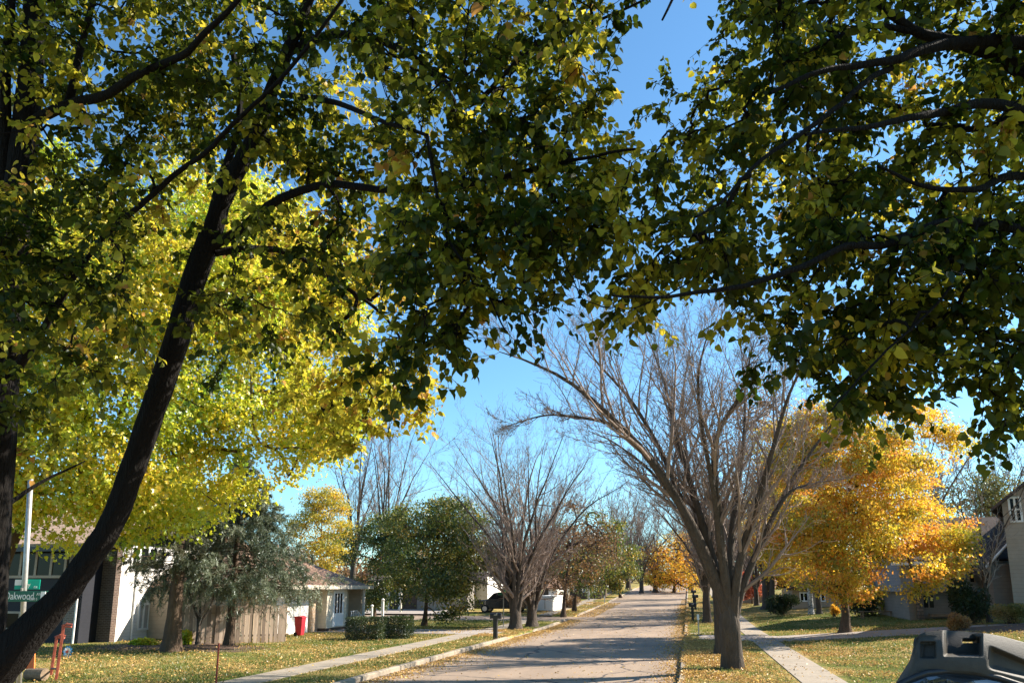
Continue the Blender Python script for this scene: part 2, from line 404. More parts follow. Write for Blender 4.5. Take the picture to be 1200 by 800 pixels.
def boardmat(step):
    m, nt, out = newmat('weathered fence board'); b = nd(nt, 'BsdfPrincipled', Roughness=.85); b.inputs['Specular IOR Level'].default_value = .15
    c = ramp(nt, [(.3, (.30, .23, .18)), (.7, (.46, .37, .30))], noise(nt, 6, 6, mapping(nt, geopos(nt), (1, 1, .12)), .75))
    at = nt.nodes.new('ShaderNodeAttribute'); at.attribute_name = 'hue'
    c = mixc(nt, c, ramp(nt, [(0, (.45, .43, .42)), (1, (1.2, 1.18, 1.15))], at.outputs['Fac']), 1.0, 'MULTIPLY')
    nt.links.new(c, b.inputs['Base Color']); nt.links.new(b.outputs[0], out.inputs[0]); return m
M['fence'] = boardmat(.14)
M['rust_red'] = plain('faded red metal', (.46, .11, .07), .6, .3, 9); M['stake'] = plain('rusty stake', (.30, .055, .03), .7, .35, 14)
M['orange_p'] = plain('orange plastic', (.85, .17, .01), .4, .15, 5); M['red_p'] = plain('red bin plastic', (.42, .02, .035), .5, .2)
M['black_p'] = plain('black plastic', (.018, .018, .02), .45, .2); M['galv'] = plain('galvanised steel', (.36, .35, .33), .45, .18, 12, metal=.6)
M['sign_green'] = plain('green sign face', (.005, .10, .055), .35, .1); M['sign_green_lit'] = plain('sunlit green sign face', (.0, .30, .20), .35, .1)  # second green is the first lightened, sunlight on the turned blades put into colour
M['sign_white'] = plain('white sign paint', (.75, .75, .70), .4, .08)
M['wood'] = plain('grey weathered wood', (.20, .145, .095), .85, .3, 12, bump=.4); M['car_black'] = plain('black car paint', (.01, .011, .013), .2, .1, 3, bump=0, coat=.8)
M['tyre'] = plain('tyre rubber', (.012, .012, .012), .85); M['rim'] = plain('alloy rim', (.5, .5, .5), .3, .05, metal=.8)
M['mulch'] = plain('bark mulch', (.10, .062, .042), .95, .5, 18, bump=1)
M['pw_blue'] = plain('blue foil', (.05, .3, .6), .3); M['pw_white'] = plain('white foil', (.75, .78, .78), .3); M['pw_red'] = plain('red foil', (.6, .1, .08), .3)
M['cab'] = plain('white painted steel', (.80, .79, .76), .4, .04); M['lamp_glass'] = plain('frosted lamp glass', (.65, .62, .52), .3)
M['cap_p'] = plain('textured grey plastic', (.055, .050, .043), .6, .14, 22, bump=.25, spec=.2)
M['birch'] = None
def birchmat():
    m, nt, out = newmat('birch bark'); b = nd(nt, 'BsdfPrincipled', Roughness=.8)
    f = noise(nt, 5, 5, mapping(nt, geopos(nt), (1, 1, 3)), .7)
    nt.links.new(ramp(nt, [(.42, (.06, .05, .045)), (.52, (.55, .52, .47))], f), b.inputs['Base Color']); nt.links.new(b.outputs[0], out.inputs[0]); return m
M['birch'] = birchmat()

# ------------------------------------------------------------------ the setting: ground, road, kerbs, pavements
def grid(xs, ys, zf):
    X, Y = np.meshgrid(xs, ys); V = np.stack([X, Y, zf(X, Y)], -1).reshape(-1, 3)
    nx, ny = len(xs), len(ys); i = np.arange(ny-1)[:, None]*nx + np.arange(nx-1)[None]
    return V, np.stack([i, i+1, i+nx+1, i+nx], -1).reshape(-1, 4)

xs = np.unique(np.concatenate([np.arange(-40, 41, 1.0), [4.5, 20.5], [RX0-.16, RX0-.05, RX1+.05, RX1+.16], np.arange(-400, -40, 20), np.arange(60, 401, 20)]))
ys = np.concatenate([np.arange(-30, 110, 1.0), np.arange(110, 200, 4.0), np.arange(200, 701, 25.0)])
CROSS = (57.0, 64.0)                                                   # side street on the left
def terr(X, Y):
    inroad = (X > RX0-.1) & (X < RX1+.1)
    side = (X < RX0) & (Y >= CROSS[0]-.01) & (Y <= CROSS[1]+.01)
    return np.where(inroad | side, base(X, Y)-.05, lawn(X, Y))
V, Q = grid(xs, ys, terr)
setting(mk('ground', V, [Q], M['lawn'], smooth=False))
V, Q = grid(np.linspace(RX0, RX1, 7), ys[(ys > -25)], lambda X, Y: base(X, Y)+.004)
setting(mk('road', V, [Q], M['road']))
V, Q = grid(np.arange(-60, RX0-.5, 1.0).tolist()+[RX0], np.arange(CROSS[0], CROSS[1]+.1, 1.0), lambda X, Y: base(X, Y)+.008)
setting(mk('side_street', V, [Q], M['road']))

def strip(name, xs, ys, dz, mat, zf=lawn):
    V, Q = grid(np.asarray(xs, float), np.asarray(ys, float), lambda X, Y: zf(X, Y)+dz)
    n = len(V); W = V.copy(); W[:, 2] -= .05
    nx, ny = len(xs), len(ys); e = []
    for j in range(ny-1):
        e += [(j*nx, (j+1)*nx, n+(j+1)*nx, n+j*nx), (j*nx+nx-1, n+j*nx+nx-1, n+(j+1)*nx+nx-1, (j+1)*nx+nx-1)]
    for i in range(nx-1):
        e += [(i, n+i, n+i+1, i+1)]
    return setting(mk(name, np.vstack([V, W]), [Q, np.array(e)], mat))
strip('pavement', [-12.55, -11.4], np.arange(10, CROSS[0]+.1, 1), .02, M['walk'])
strip('pavement', [-12.55, -11.4], np.arange(CROSS[1], 140, 1), .02, M['walk'])
strip('pavement', [2.85, 4.05], np.arange(10, 39.1, 1), .02, M['walk'])
strip('pavement', [2.85, 4.05], np.arange(43, 140, 1), .02, M['walk'])
def apron(x_in):
    return lambda X, Y: base(X, Y) + np.where(np.abs(X-x_in) < .01, .0, .12)
strip('driveway', [RX1, .6]+list(range(1, 5))+[4.5]+list(range(5, 21)), np.arange(39, 43.1, 1), .026, M['drive'], apron(RX1))
strip('driveway', list(range(-24, -10))+[RX0], np.arange(41, 45.1, 1), .026, M['drive'], apron(RX0))
strip('driveway', list(range(-24, -10))+[RX0], np.arange(84, 90.1, 1), .026, M['walk'], apron(RX0))
strip('driveway', list(range(-34, -20)), np.arange(64, 74.1, 1), .03, M['drive'])

def kerb(x0, side, y0, y1, name='kerb'):
    yy = np.arange(y0, y1+.1, 1.0); rng = np.random.default_rng(int(abs(y0*7+x0*3)))
    pr = [(0, -.04), (0, .12), (.03, .145), (.17, .15), (.17, .08)]
    V = []; Q = []
    for j, y in enumerate(yy):
        drop = .11 if (j in (0, len(yy)-1)) else 0
        jit = rng.normal()*.008
        for dx, dz in pr: V.append((x0+side*dx+jit, y, float(base(x0, y)) + max(dz-drop, -.04 if dz < 0 else .012) + rng.normal()*.004))
    n = len(pr)
    for j in range(len(yy)-1):
        for i in range(n-1): Q.append((j*n+i, j*n+i+1, (j+1)*n+i+1, (j+1)*n+i))
    return setting(mk(name, V, [np.array(Q)], M['kerb']))
for a, b in ((8, 40), (46, 56), (65, 83), (91, 140)): kerb(RX0, -1, a, b)
for a, b in ((8, 38), (45, 140)): kerb(RX1, 1, a, b)
def kerb_return(x0, y0, sx, sy, r=1.6):                                # rounded kerb corner into a side opening
    t = np.linspace(0, np.pi/2, 8); mb = MB()
    pa = np.stack([x0+sx*r*(1-np.cos(t)), y0+sy*r*(np.sin(t)-1), np.zeros(8)], 1); pa[:, 2] = base(pa[:, 0], pa[:, 1])+.06
    mb.tube(pa, .1, 6); return setting(mb.build('kerb_corner', M['kerb']))
kerb_return(RX1+.1, 45.2, 1, 1)
kerb_return(RX0-.1, 56.2, -1, -1, 2.0).location.y = 0

# mulch beds
def patch(name, cx, cy, rx, ry, mat, seed, dz=.035):
    rng = np.random.default_rng(seed); t = np.linspace(0, 2*np.pi, 36, endpoint=False)
    k = 1+.14*np.sin(3*t+seed)+.1*np.sin(5*t+2*seed)+.05*rng.normal(size=36)
    V = [(cx, cy, float(lawn(cx, cy))+dz+.05)]
    for f in (.5, 1):
        for a, q in zip(t, k):
            x, y = cx+rx*q*f*np.cos(a), cy+ry*q*f*np.sin(a); V.append((x, y, float(lawn(x, y))+(dz+.03 if f < 1 else .004)))
    T = [(0, 1+i, 1+(i+1) % 36) for i in range(36)]; Q = [(1+i, 37+i, 37+(i+1) % 36, 1+(i+1) % 36) for i in range(36)]
    return setting(mk(name, V, [np.array(T), np.array(Q)], mat))
patch('mulch_bed', -21.6, 29.6, 4.2, 2.4, M['mulch'], 3)
patch('mulch_bed', 15.5, 39.5, 4.8, 3.4, M['mulch'], 5)

# ------------------------------------------------------------------ trees
def root_of(name, label, cat, p, group=None): return thing(name, label, cat, p, group)

def flare(path, r, k=1.5, h=.9):
    z = path[:, 2]-path[0, 2]; return r*(1+(k-1)*np.clip(1-z/h, 0, 1)**2)

def trunk_mesh(pathset, n=14, seed=0, rough=.05):
    rng = np.random.default_rng(seed); mb = MB()
    for p, r in pathset:
        V, Q = tubes(p[None], np.asarray(r)[None], n)
        rr = np.repeat(np.asarray(r), n)[:, None]
        ph = np.tile(np.arange(n)*2*np.pi/n, len(p))
        bump = 1+rough*np.sin(3*ph+seed)+rough*.7*np.sin(5*ph+V[:, 2]*.8)+rough*.5*rng.normal(size=len(V))
        c = np.repeat(p, n, axis=0); V = c+(V-c)*bump[:, None]
        mb.add(V, Q)
    return mb

# ---- the two near lindens
def px_path(pts, n): return smooth_path([P(*q) for q in pts], n)
LEFT_BASE = np.array(P(-35, 880, 8.6)); LEFT_BASE[2] = float(lawn(LEFT_BASE[0], LEFT_BASE[1]))-.1
D = 8.5
l_stems = [([(-60, 1000, 8.6), (-48, 860, 8.6), (-20, 800, 8.6), (20, 757, 8.5), (69, 704, 8.5), (95, 670, 8.5), (128, 620, 8.5), (147, 575, 8.5), (173, 500, 8.5), (207, 400, 8.4), (227, 330, 8.4), (246, 278, 8.3)], (.36, .34, .29, .215, .145, .138, .134, .133, .130, .127, .123, .12)),
           ([(-60, 1000, 8.7), (-45, 860, 8.7), (-26, 740, 8.7), (-10, 620, 8.7), (1, 480, 8.7), (10, 356, 8.7), (18, 250, 8.6), (30, 150, 8.6), (38, 60, 8.5), (45, -60, 8.5), (60, -220, 8.4)], (.36, .32, .28, .19, .165, .155, .15, .14, .12, .10, .07))]
l_limbs = [([(246, 278), (264, 225), (300, 157), (313, 115), (337, 56), (358, 5), (385, -80), (420, -180)], 8.3, 7.6, .135, .04),
           ([(244, 290), (257, 220), (271, 176), (282, 120), (270, 40), (255, -60)], 8.3, 8.6, .075, .025),
           ([(128, 272), (172, 238), (214, 204), (250, 180), (277, 150), (326, 109), (382, 41), (440, -40)], 7.6, 6.6, .036, .018),
           ([(247, 290), (282, 270), (311, 244), (350, 226), (387, 219), (450, 226), (515, 225), (560, 216), (620, 202), (676, 191), (740, 178)], 8.3, 5.6, .066, .012),
           ([(252, 296), (300, 290), (345, 300), (400, 335), (447, 370), (480, 415)], 8.3, 9.3, .055, .015),
           ([(4, 330), (6, 200), (8, 100), (14, 0), (10, -120)], 8.7, 8.2, .10, .04),
           ([(30, 150), (60, 132), (86, 124), (124, 112), (160, 88), (210, 64), (242, 32), (300, -30)], 8.6, 6.5, .08, .025),
           ([(10, 445), (36, 408), (60, 370), (90, 320), (130, 270)], 8.7, 7.6, .075, .02),
           ([(-13, 605), (18, 584), (55, 560), (98, 540)], 8.7, 9.6, .045, .012),
           ([(80, 125), (85, 100), (95, 60), (110, 0), (120, -80)], 8.3, 8.0, .06, .03),
           ([(560, 120), (600, 75), (640, 50), (690, 28), (760, -5)], 6.8, 6.4, .03, .012),
           ([(340, 60), (400, 40), (470, 55), (560, 120)], 8.0, 6.8, .06, .03),
           ([(500, 160), (520, 270), (560, 330), (590, 385)], 6.0, 5.1, .018, .007),
           ([(330, 110), (390, 120), (440, 140), (500, 160)], 7.9, 6.0, .04, .018),
           ([(45, -60), (120, -200), (240, -330), (380, -420)], 8.5, 7, .07, .025),
           ([(385, -80), (520, -160), (640, -220)], 7.6, 6.5, .06, .02)]
R_TR = np.array([3.75, 6.7, 0]); R_TR[2] = float(lawn(3.75, 6.7))-.1
r_limbs = [([(1340, 120), (1270, 70), (1200, 52), (1125, 54), (1087, 63), (1057, 73), (1012, 81), (960, 88), (900, 112)], 7.6, 6.4, .09, .015),
           ([(1340, 190), (1260, 120), (1200, 82), (1162, 60), (1110, 45), (1072, 36), (1035, 15), (1000, -20)], 7.6, 7.2, .10, .03),
           ([(1072, 36), (1012, 34), (975, 52), (930, 76)], 7.3, 7.0, .035, .012),
           ([(1350, 250), (1280, 170), (1196, 131), (1144, 126), (1102, 137), (1050, 148), (997, 159), (930, 170)], 7.6, 6.0, .075, .012),
           ([(1045, 80), (1020, 92), (975, 131), (930, 161), (892, 187), (855, 229), (820, 250)], 6.9, 5.6, .03, .009),
           ([(1350, 290), (1260, 215), (1185, 204), (1147, 217), (1090, 215), (1030, 190)], 7.6, 6.4, .06, .012),
           ([(1360, 340), (1270, 280), (1185, 259), (1130, 250), (1087, 256), (1035, 274), (990, 276), (930, 302), (860, 320), (790, 330), (720, 325)], 7.4, 5.2, .06, .008),
           ([(1360, 420), (1280, 420), (1200, 415), (1164, 404), (1120, 400)], 7.6, 8.4, .05, .012),
           ([(1150, 252), (1120, 330), (1060, 390), (1010, 440), (975, 480)], 6.4, 5.6, .014, .006),
           ([(1000, -20), (900, -60), (820, -50), (780, 20)], 7.2, 6.6, .04, .01),
           ([(1380, 60), (1330, -120), (1250, -300), (1150, -420)], 7.6, 7, .12, .03),
           ([(1400, 100), (1480, -60), (1560, -200)], 7.6, 7.5, .09, .03),
           ([(1400, 200), (1500, 120), (1600, 60)], 7.6, 8, .07, .03)]
DENS = ["7788887788765410047888888",
        "7778887788775532478888888",
        "7778778788776522588778888",
        "7787678887556531467888888",
        "7764346777556755557888888",
        "7652223477778856778888888",
        "6531112225777256569998887",
        "5321111123782032369998875",
        "3211111122410000246887640",
        "2110010011000000003740354",
        "2110000000000000000010021"]
rngc = np.random.default_rng(11)
def canopy_points():
    L, R = [], []
    def put(px, py, k):
        left = px < (750 if py < 250 else 640) 
        for _ in range(rngc.poisson(k)):
            x, y = px+rngc.uniform(0, 50), py+rngc.uniform(0, 50)
            if left: d = (rngc.uniform(7.2, 10.5) if x < 430 else rngc.uniform(5.6, 8.8)) if y < 240 else (rngc.uniform(5.2, 6.8) if x > 430 else rngc.uniform(6.5, 9.0))
            else: d = rngc.uniform(5.6, 9.6) if y < 260 else rngc.uniform(5.2, 7.4)
            (L if left else R).append(P(x, y, d))
    for r, row in enumerate(DENS):
        for c, ch in enumerate(row[:24]): put(c*50, r*50-14, int(ch)*(0.92 if c < 8 else .76 if c < 15 else .68))
    for py in range(-650, 0, 50):                                       # unseen crown above the frame, added to shade the leaves in view
        for px in range(-250, 1700, 50):
            if not (745 < px < 790): put(px, py, 2.2 if py > -350 else 1.2)
    for py in range(-50, 460, 50):                                      # unseen crown beside the frame, filled in for the shade it casts
        for px in range(1200, 1750, 50): put(px, py, 2.6)
        for px in range(-250, 0, 50): put(px, py, 1.8)
    return np.array(L), np.array(R)
ptsL, ptsR = canopy_points()
# lower, sunlit sprays that hang behind the leaning stem
hang = []
for (x0, x1, y0, y1, k) in ((330, 430, 250, 420, 24), (420, 510, 240, 350, 20), (420, 510, 430, 490, 22), (380, 440, 470, 530, 14), (260, 350, 280, 420, 14), (340, 440, 420, 480, 14)):
    hang += [P(rngc.uniform(x0, x1), rngc.uniform(y0, y1), rngc.uniform(9, 11.5)) for _ in range(k)]
ptsL = np.vstack([ptsL, hang])

def near_tree(name, label, basep, stems, limbs, pts, seed, group, dsh=0.0):
    rng = np.random.default_rng(seed)
    root = root_of(name, label, 'tree', basep, group)
    tp = []
    sp, sd = [], []
    for path, rr_ in stems:
        r = np.interp(np.linspace(0, 1, len(path)), np.linspace(0, 1, len(rr_)), rr_)
        tp.append((path, flare(path, r, 1.35, .8)))
        k = path[:, 2] > basep[2]+3.2
        sp.append(path[k]); sd.append(unit(np.gradient(path, axis=0))[k])
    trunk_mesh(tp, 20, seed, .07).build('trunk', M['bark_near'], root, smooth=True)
    for pp, d0, d1, r0, r1 in limbs:
        n = len(pp); path = smooth_path([P(x, y, d0+(d1-d0)*i/(n-1)-dsh) for i, (x, y) in enumerate(pp)], n*5)
        path = path + np.cumsum(rng.normal(size=path.shape), 0)*.004
        r = np.linspace(r0*.82, r1*.8, len(path))
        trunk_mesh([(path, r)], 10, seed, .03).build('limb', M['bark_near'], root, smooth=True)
        sp.append(path); sd.append(unit(np.gradient(path, axis=0)))
    sp = np.vstack(sp); sd = np.vstack(sd)
    pa, R, pts = grow(pts, sp, sd, rng, .0042, 7, .45)
    pa[:, 1:-1] += rng.normal(size=pa[:, 1:-1].shape)*.02
    mb = MB(); V, Q = tubes(pa, np.minimum(R, .035), 5); mb.add(V, Q)
    N = len(pts)
    hc = np.clip(rng.beta(1.3, 2.7, N), 0, 1)
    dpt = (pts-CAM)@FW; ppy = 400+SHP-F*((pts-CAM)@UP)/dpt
    if dsh == 0: hc = np.where((dpt > 8.9) & (ppy > 200), .55+.3*rng.random(N), hc)   # hanging boughs coloured yellower so they look sunlit
                               # the other sprays keep their own stage of turning
    tw, tr = spawn(pa[:, 3:], R[:, 3:]*0+.0045, 6, .2, .38, .9, 5, rng, -.04, .16, .9, .0022, taper_t=.25)
    V, Q = tubes(tw, tr, 3); mb.add(V, Q); mb.build('twigs', M['bark_near'], root)
    allp = tw; K = len(allp); m = 10
    t = np.linspace(.08, 1, m)[None]*4*(1-1e-4)+np.zeros((K, 1)); i = t.astype(int); u = (t-i)[..., None]; b = np.arange(K)[:, None]
    pos = allp[b, i]*(1-u)+allp[b, i+1]*u; T = unit(allp[b, i+1]-allp[b, i])
    side = unit(np.cross(T, np.array([0, 0, 1.])+.001)); sg = np.where(np.arange(m) % 2, 1, -1)[None, :, None]
    d = .45*T+.75*sg*side+np.array([0, 0, -.62])+.35*rng.normal(size=pos.shape)
    keep = rng.random((K, m)) < .86
    hue = np.repeat(hc, 6)[:, None]+.10*rng.normal(size=(K, m))+.3*(rng.random((K, m)) < .05)
    size = .064*(1+.22*rng.normal(size=(K, m))).clip(.5, 1.5)
    pos = pos+.02*unit(d)
    lf = MB(); leaves(lf, pos[keep], d[keep], size[keep], hue[keep], rng, HEART, .55)
    lf.build('foliage', M['linden'], root, hue=True, smooth=True)
    return root
g_near = 'near lindens framing the street'
stems = [(px_path(s, 44), a) for s, a in l_stems]
near_tree('linden_tree', 'dark leaning double-stemmed linden close by, at the left edge, its leaves overhead', LEFT_BASE, stems, l_limbs, ptsL, 21, g_near)
rs = [(smooth_path([R_TR, R_TR+(0, .05, 1.5), P(1350, 420, 6.6), P(1370, 200, 6.6), P(1385, 20, 6.6)], 30), (.26, .13))]
near_tree('linden_tree', 'dark linden reaching in from beyond the right edge, drooping leafy boughs', R_TR, rs, r_limbs, ptsR, 22, g_near, 1.0)

# ---- leafy trees further off
def leafy_tree(name, label, px, py, crown, depth_r, mat, seed, trunk_r=.2, fork=.22, nclus=420, per=40, leaf=.11, hue=(.4, .22), bark='bark', group=None, lobes=9, shape=SIMPLE, fill=2.2, sigma=.38, basep=None, lean=0, edge=0.0):
    """crown = (x0, x1, y0, y1) as seen; real size follows from the distance of the base"""
    rng = np.random.default_rng(seed)
    b = ground(px, py) if basep is None else np.array(basep, float)
    d = (b-CAM) @ FW
    x0, x1, y0, y1 = crown; c = P((x0+x1)/2, (y0+y1)/2, d)
    rx = (x1-x0)/2*d/F; rz = (y1-y0)/2*d/F; ry = depth_r if depth_r else rx
    c = c + lean*FW
    ax = np.array([RT, np.array([-RT[1], RT[0], 0]), (0, 0, 1.)])
    # a lumpy crown: a union of lobes inside the envelope
    lobes = lobes*3
    u = unit(rng.normal(size=(lobes, 3))); lc = u*rng.uniform(.3, .86, (lobes, 1)); lc[0] = (0, 0, .0); lr = rng.uniform(.17, .36, lobes); lr[0] = .5
    which = rng.choice(lobes, nclus, p=lr**2/np.sum(lr**2))
    q = lc[which]+lr[which][:, None]*unit(rng.normal(size=(nclus, 3)))*rng.random((nclus, 1))**(1/fill)*np.array([1.15, 1.15, .7])
    q[:, 2] -= .12*np.clip(np.hypot(q[:, 0], q[:, 1])-.4, 0, 1)
    lo_, hi_ = np.percentile(q, 2, axis=0), np.percentile(q, 98, axis=0); q = (q-(lo_+hi_)/2)/((hi_-lo_)/2)
    qn = np.linalg.norm(q, axis=1, keepdims=True); q = q*np.minimum(1, 1.04/qn)
    pts = c + (q*np.array([rx, ry, rz]))@ax
    root = root_of(name, label, 'tree', b, group)
    top = c + np.array([0, 0, .35*rz]); fk = b+(top-b)*fork
    fk = b + np.array([0, 0, (top-b)[2]*fork]) + (top-b)*np.array([1, 1, 0])*fork*.6
    tp = smooth_path([b-(0, 0, .1), b+(fk-b)*.5+rng.normal(size=3)*.04, fk, fk+(top-fk)*.5+rng.normal(size=3)*.15*rx*.3, top], 22)
    r = np.linspace(trunk_r, trunk_r*.22, 22)
    k = np.arange(22) >= 9
    pa, R, pts = grow(pts, tp[k], unit(np.gradient(tp, axis=0))[k], rng, .011*max(1, d/40), 6, .46)
    trunk_mesh([(tp, flare(tp, r, 1.5))], 12, seed).build('trunk', M[bark], root, smooth=True)
    mb = MB(); V, Q = tubes(pa, np.minimum(R, trunk_r*.62), 4); mb.add(V, Q); mb.build('branches', M[bark], root)
    N = nclus*per; ci = np.repeat(np.arange(nclus), per)
    pos = pts[ci]+rng.normal(size=(N, 3))*np.array([sigma, sigma, sigma*.6])*(rx/4.5)**.5
    out = unit(pos-c)*.35; dd = out+.7*rng.normal(size=(N, 3))+np.array([0, 0, -.45])
    h = hue[0]+hue[1]*rng.normal(size=nclus)+edge*(np.linalg.norm(q, axis=1)-.6+.5*q[:, 2])
    lf = MB(); leaves(lf, pos, dd, leaf*(1+.25*rng.normal(size=N)).clip(.5, 1.6), h[ci]+.10*rng.normal(size=N), rng, shape, .8)
    lf.build('foliage', M[mat], root, hue=True)
    return root

# yellow maple behind the leaning linden
mb_ = ground(70, 789)
leafy_tree('maple_tree', 'bright yellow green maple behind the leaning stem on the left lawn', -24, 792, (-250, 415, 165, 630), 4.6, 'maple', 31, .26, .3, 1300, 120, .112, (.62, .24), 'bark_brown', None, 16, STAR, 2.0, .29, lean=1.2)
leafy_tree('maple_tree', 'golden maple with orange edges on the right lawn', 990, 741, (880, 1122, 465, 700), None, 'gold', 32, .27, .2, 800, 115, .105, (.50, .2), 'bark_brown', None, 13, STAR, 2.3, .30, edge=.5)
g_far = 'leafy trees lining the far street'
leafy_tree('shade_tree', 'round olive green tree beside the side street, left of the twin bare trunks', 497, 733, (450, 574, 584, 718), None, 'green', 33, .2, .22, 480, 60, .15, (.58, .2), 'bark_brown', g_far, 11, SIMPLE, 2.4, .42)
leafy_tree('shade_tree', 'dark green tree at the corner just right of the hipped brown roof', 438, 722, (405, 490, 602, 714), None, 'green', 34, .18, .2, 300, 60, .15, (.38, .2), 'bark_brown', g_far, 9, SIMPLE, 2.4, .42)
leafy_tree('shade_tree', 'yellow orange tree rising behind the hipped brown roof', 372, 716, (340, 412, 572, 690), None, 'gold', 35, .2, .2, 300, 70, .14, (.42, .22), 'bark_brown', g_far, 9, SIMPLE, 2.3, .45)
leafy_tree('shade_tree', 'thin pinkish brown tree standing behind the large bare maple', 905, 716, (842, 1000, 425, 640), None, 'rust', 36, .26, .25, 520, 18, .15, (.35, .25), 'bark', g_far, 11, SIMPLE, 2.2, .6)
leafy_tree('shade_tree', 'rust tinged tree over the white storage box', 660, 721, (624, 722, 588, 690), None, 'rust', 37, .2, .25, 360, 22, .14, (.3, .25), 'bark_brown', g_far, 9, SIMPLE, 2.2, .5)
leafy_tree('shade_tree', 'shadowy olive tree right of the white storage box', 673, 716, (640, 740, 600, 692), None, 'green', 38, .22, .25, 360, 28, .15, (.55, .25), 'bark_brown', g_far, 9, SIMPLE, 2.3, .5)
leafy_tree('shade_tree', 'small olive tree with a rusty side where the road rises', 727, 699, (700, 750, 628, 690), None, 'green', 39, .2, .25, 260, 30, .2, (.6, .3), 'bark_brown', g_far, 8, SIMPLE, 2.3, .55)
leafy_tree('shade_tree', 'glowing amber tree at the far end of the road', 790, 693, (755, 832, 628, 688), None, 'gold', 40, .25, .22, 320, 30, .24, (.75, .16), 'bark_brown', g_far, 9, SIMPLE, 2.3, .6)
leafy_tree('shade_tree', 'green and amber tree behind the golden maple', 930, 712, (885, 985, 560, 690), None, 'gold', 41, .2, .22, 360, 34, .17, (.7, .3), 'bark_brown', g_far, 9, SIMPLE, 2.3, .5)
leafy_tree('shade_tree', 'little red tree between the dark trunks on the right', 882, 707, (866, 894, 668, 700), None, 'red', 42, .1, .2, 120, 30, .15, (.5, .3), 'bark_brown', g_far, 6, SIMPLE, 2.3, .4)
leafy_tree('shade_tree', 'yellow green tree behind the dark roof on the right', 1140, 700, (1100, 1205, 556, 640), None, 'shrub', 43, .25, .2, 300, 30, .17, (.2, .15), 'bark', g_far, 9, SIMPLE, 2.2, .55)
leafy_tree('shade_tree', 'yellow leaved sapling in front of the blue grey house corner', 1022, 720, (1000, 1046, 668, 712), None, 'maple', 44, .05, .2, 90, 26, .12, (.6, .2), 'bark', g_far, 6, SIMPLE, 2.2, .3)

# ---- bare trees
def vase(b, H, spread, k, rng, r0, fork, rl=.5):
    limbs, rr = [], []
    for i in range(k):
        az = 2*np.pi*(i+rng.uniform(-.3, .3))/k; s = spread*rng.uniform(.35, 1.0); h = H*rng.uniform(.78, 1.0)*(1-.18*(s/spread)**2)
        e = b+np.array([s*np.cos(az), s*np.sin(az), h]); st = b+np.array([0, 0, fork*rng.uniform(.85, 1.1)])
        m1 = st+(e-st)*np.array([.22, .22, .35])+rng.normal(size=3)*.15; m2 = st+(e-st)*np.array([.58, .58, .7])+rng.normal(size=3)*.25
        limbs.append(smooth_path([b+np.array([.3*r0*np.cos(az), .3*r0*np.sin(az), fork*.3]), st+np.array([.55*r0*np.cos(az), .55*r0*np.sin(az), 0]), m1, m2, e], 18)); wob = np.cumsum(rng.normal(size=(18, 3)), 0)*.035*(H/10)*np.linspace(0, 1, 18)[:, None]; limbs[-1] = limbs[-1]+wob; rr.append(r0*rl*(1-np.linspace(0, 1, 18))**1.25+.014)
    return np.array(limbs), np.array(rr)

def bare_tree(name, label, b, H, spread, seed, r0=.22, k=7, fork=1.8, dens=(10, 7, 5), group=None, limbs=None, twig='twig', bark='bark', rt=.006, lens=(.36, .42, .5), extra=0):
    rng = np.random.default_rng(seed); b = np.array(b, float)
    root = root_of(name, label, 'tree', b, group)
    mbt = MB()
    if limbs is None:
        lp, lr = vase(b, H, spread, k, rng, r0, fork)
        tp = smooth_path([b-(0, 0, .15), b+(0, 0, fork*.5), b+(0, 0, fork*1.5)], 14); tr = np.interp(np.linspace(0, 1, 14), [0, .6, 1], [r0, r0*.85, r0*.12])
        mbt = trunk_mesh([(tp, flare(tp, tr, 1.6, .7))]+[(p, r) for p, r in zip(lp, lr)], 10, seed)
    else:
        tp, tr, lp, lr = limbs
        mbt = trunk_mesh([(tp, flare(tp, tr, 1.3, .8))]+[(p, r) for p, r in zip(lp, lr)], 16, seed)
    mbt.build('trunk', M[bark], root, smooth=True)
    mb = MB()
    Ls = np.linalg.norm(np.diff(lp, axis=1), axis=2).sum(1)
    p1, r1 = spawn(lp, lr, dens[0], .22, Ls*lens[0], .62, 8, rng, .10, .10, .55, rt*1.6)
    L1 = np.linalg.norm(np.diff(p1, axis=1), axis=2).sum(1)
    p2, r2 = spawn(p1, r1, dens[1], .15, L1*lens[1], .65, 6, rng, .08, .13, .6, rt*1.2)
    L2 = np.linalg.norm(np.diff(p2, axis=1), axis=2).sum(1)
    p3, r3 = spawn(p2, r2, dens[2], .1, L2*lens[2], .7, 5, rng, .06, .15, .6, rt)
    for p, r, n in ((p1, r1, 5), (p2, r2, 4), (p3, r3, 3)):
        V, Q = tubes(p, r, n); mb.add(V, Q)
    mb.build('crown', M[twig], root)
    return root

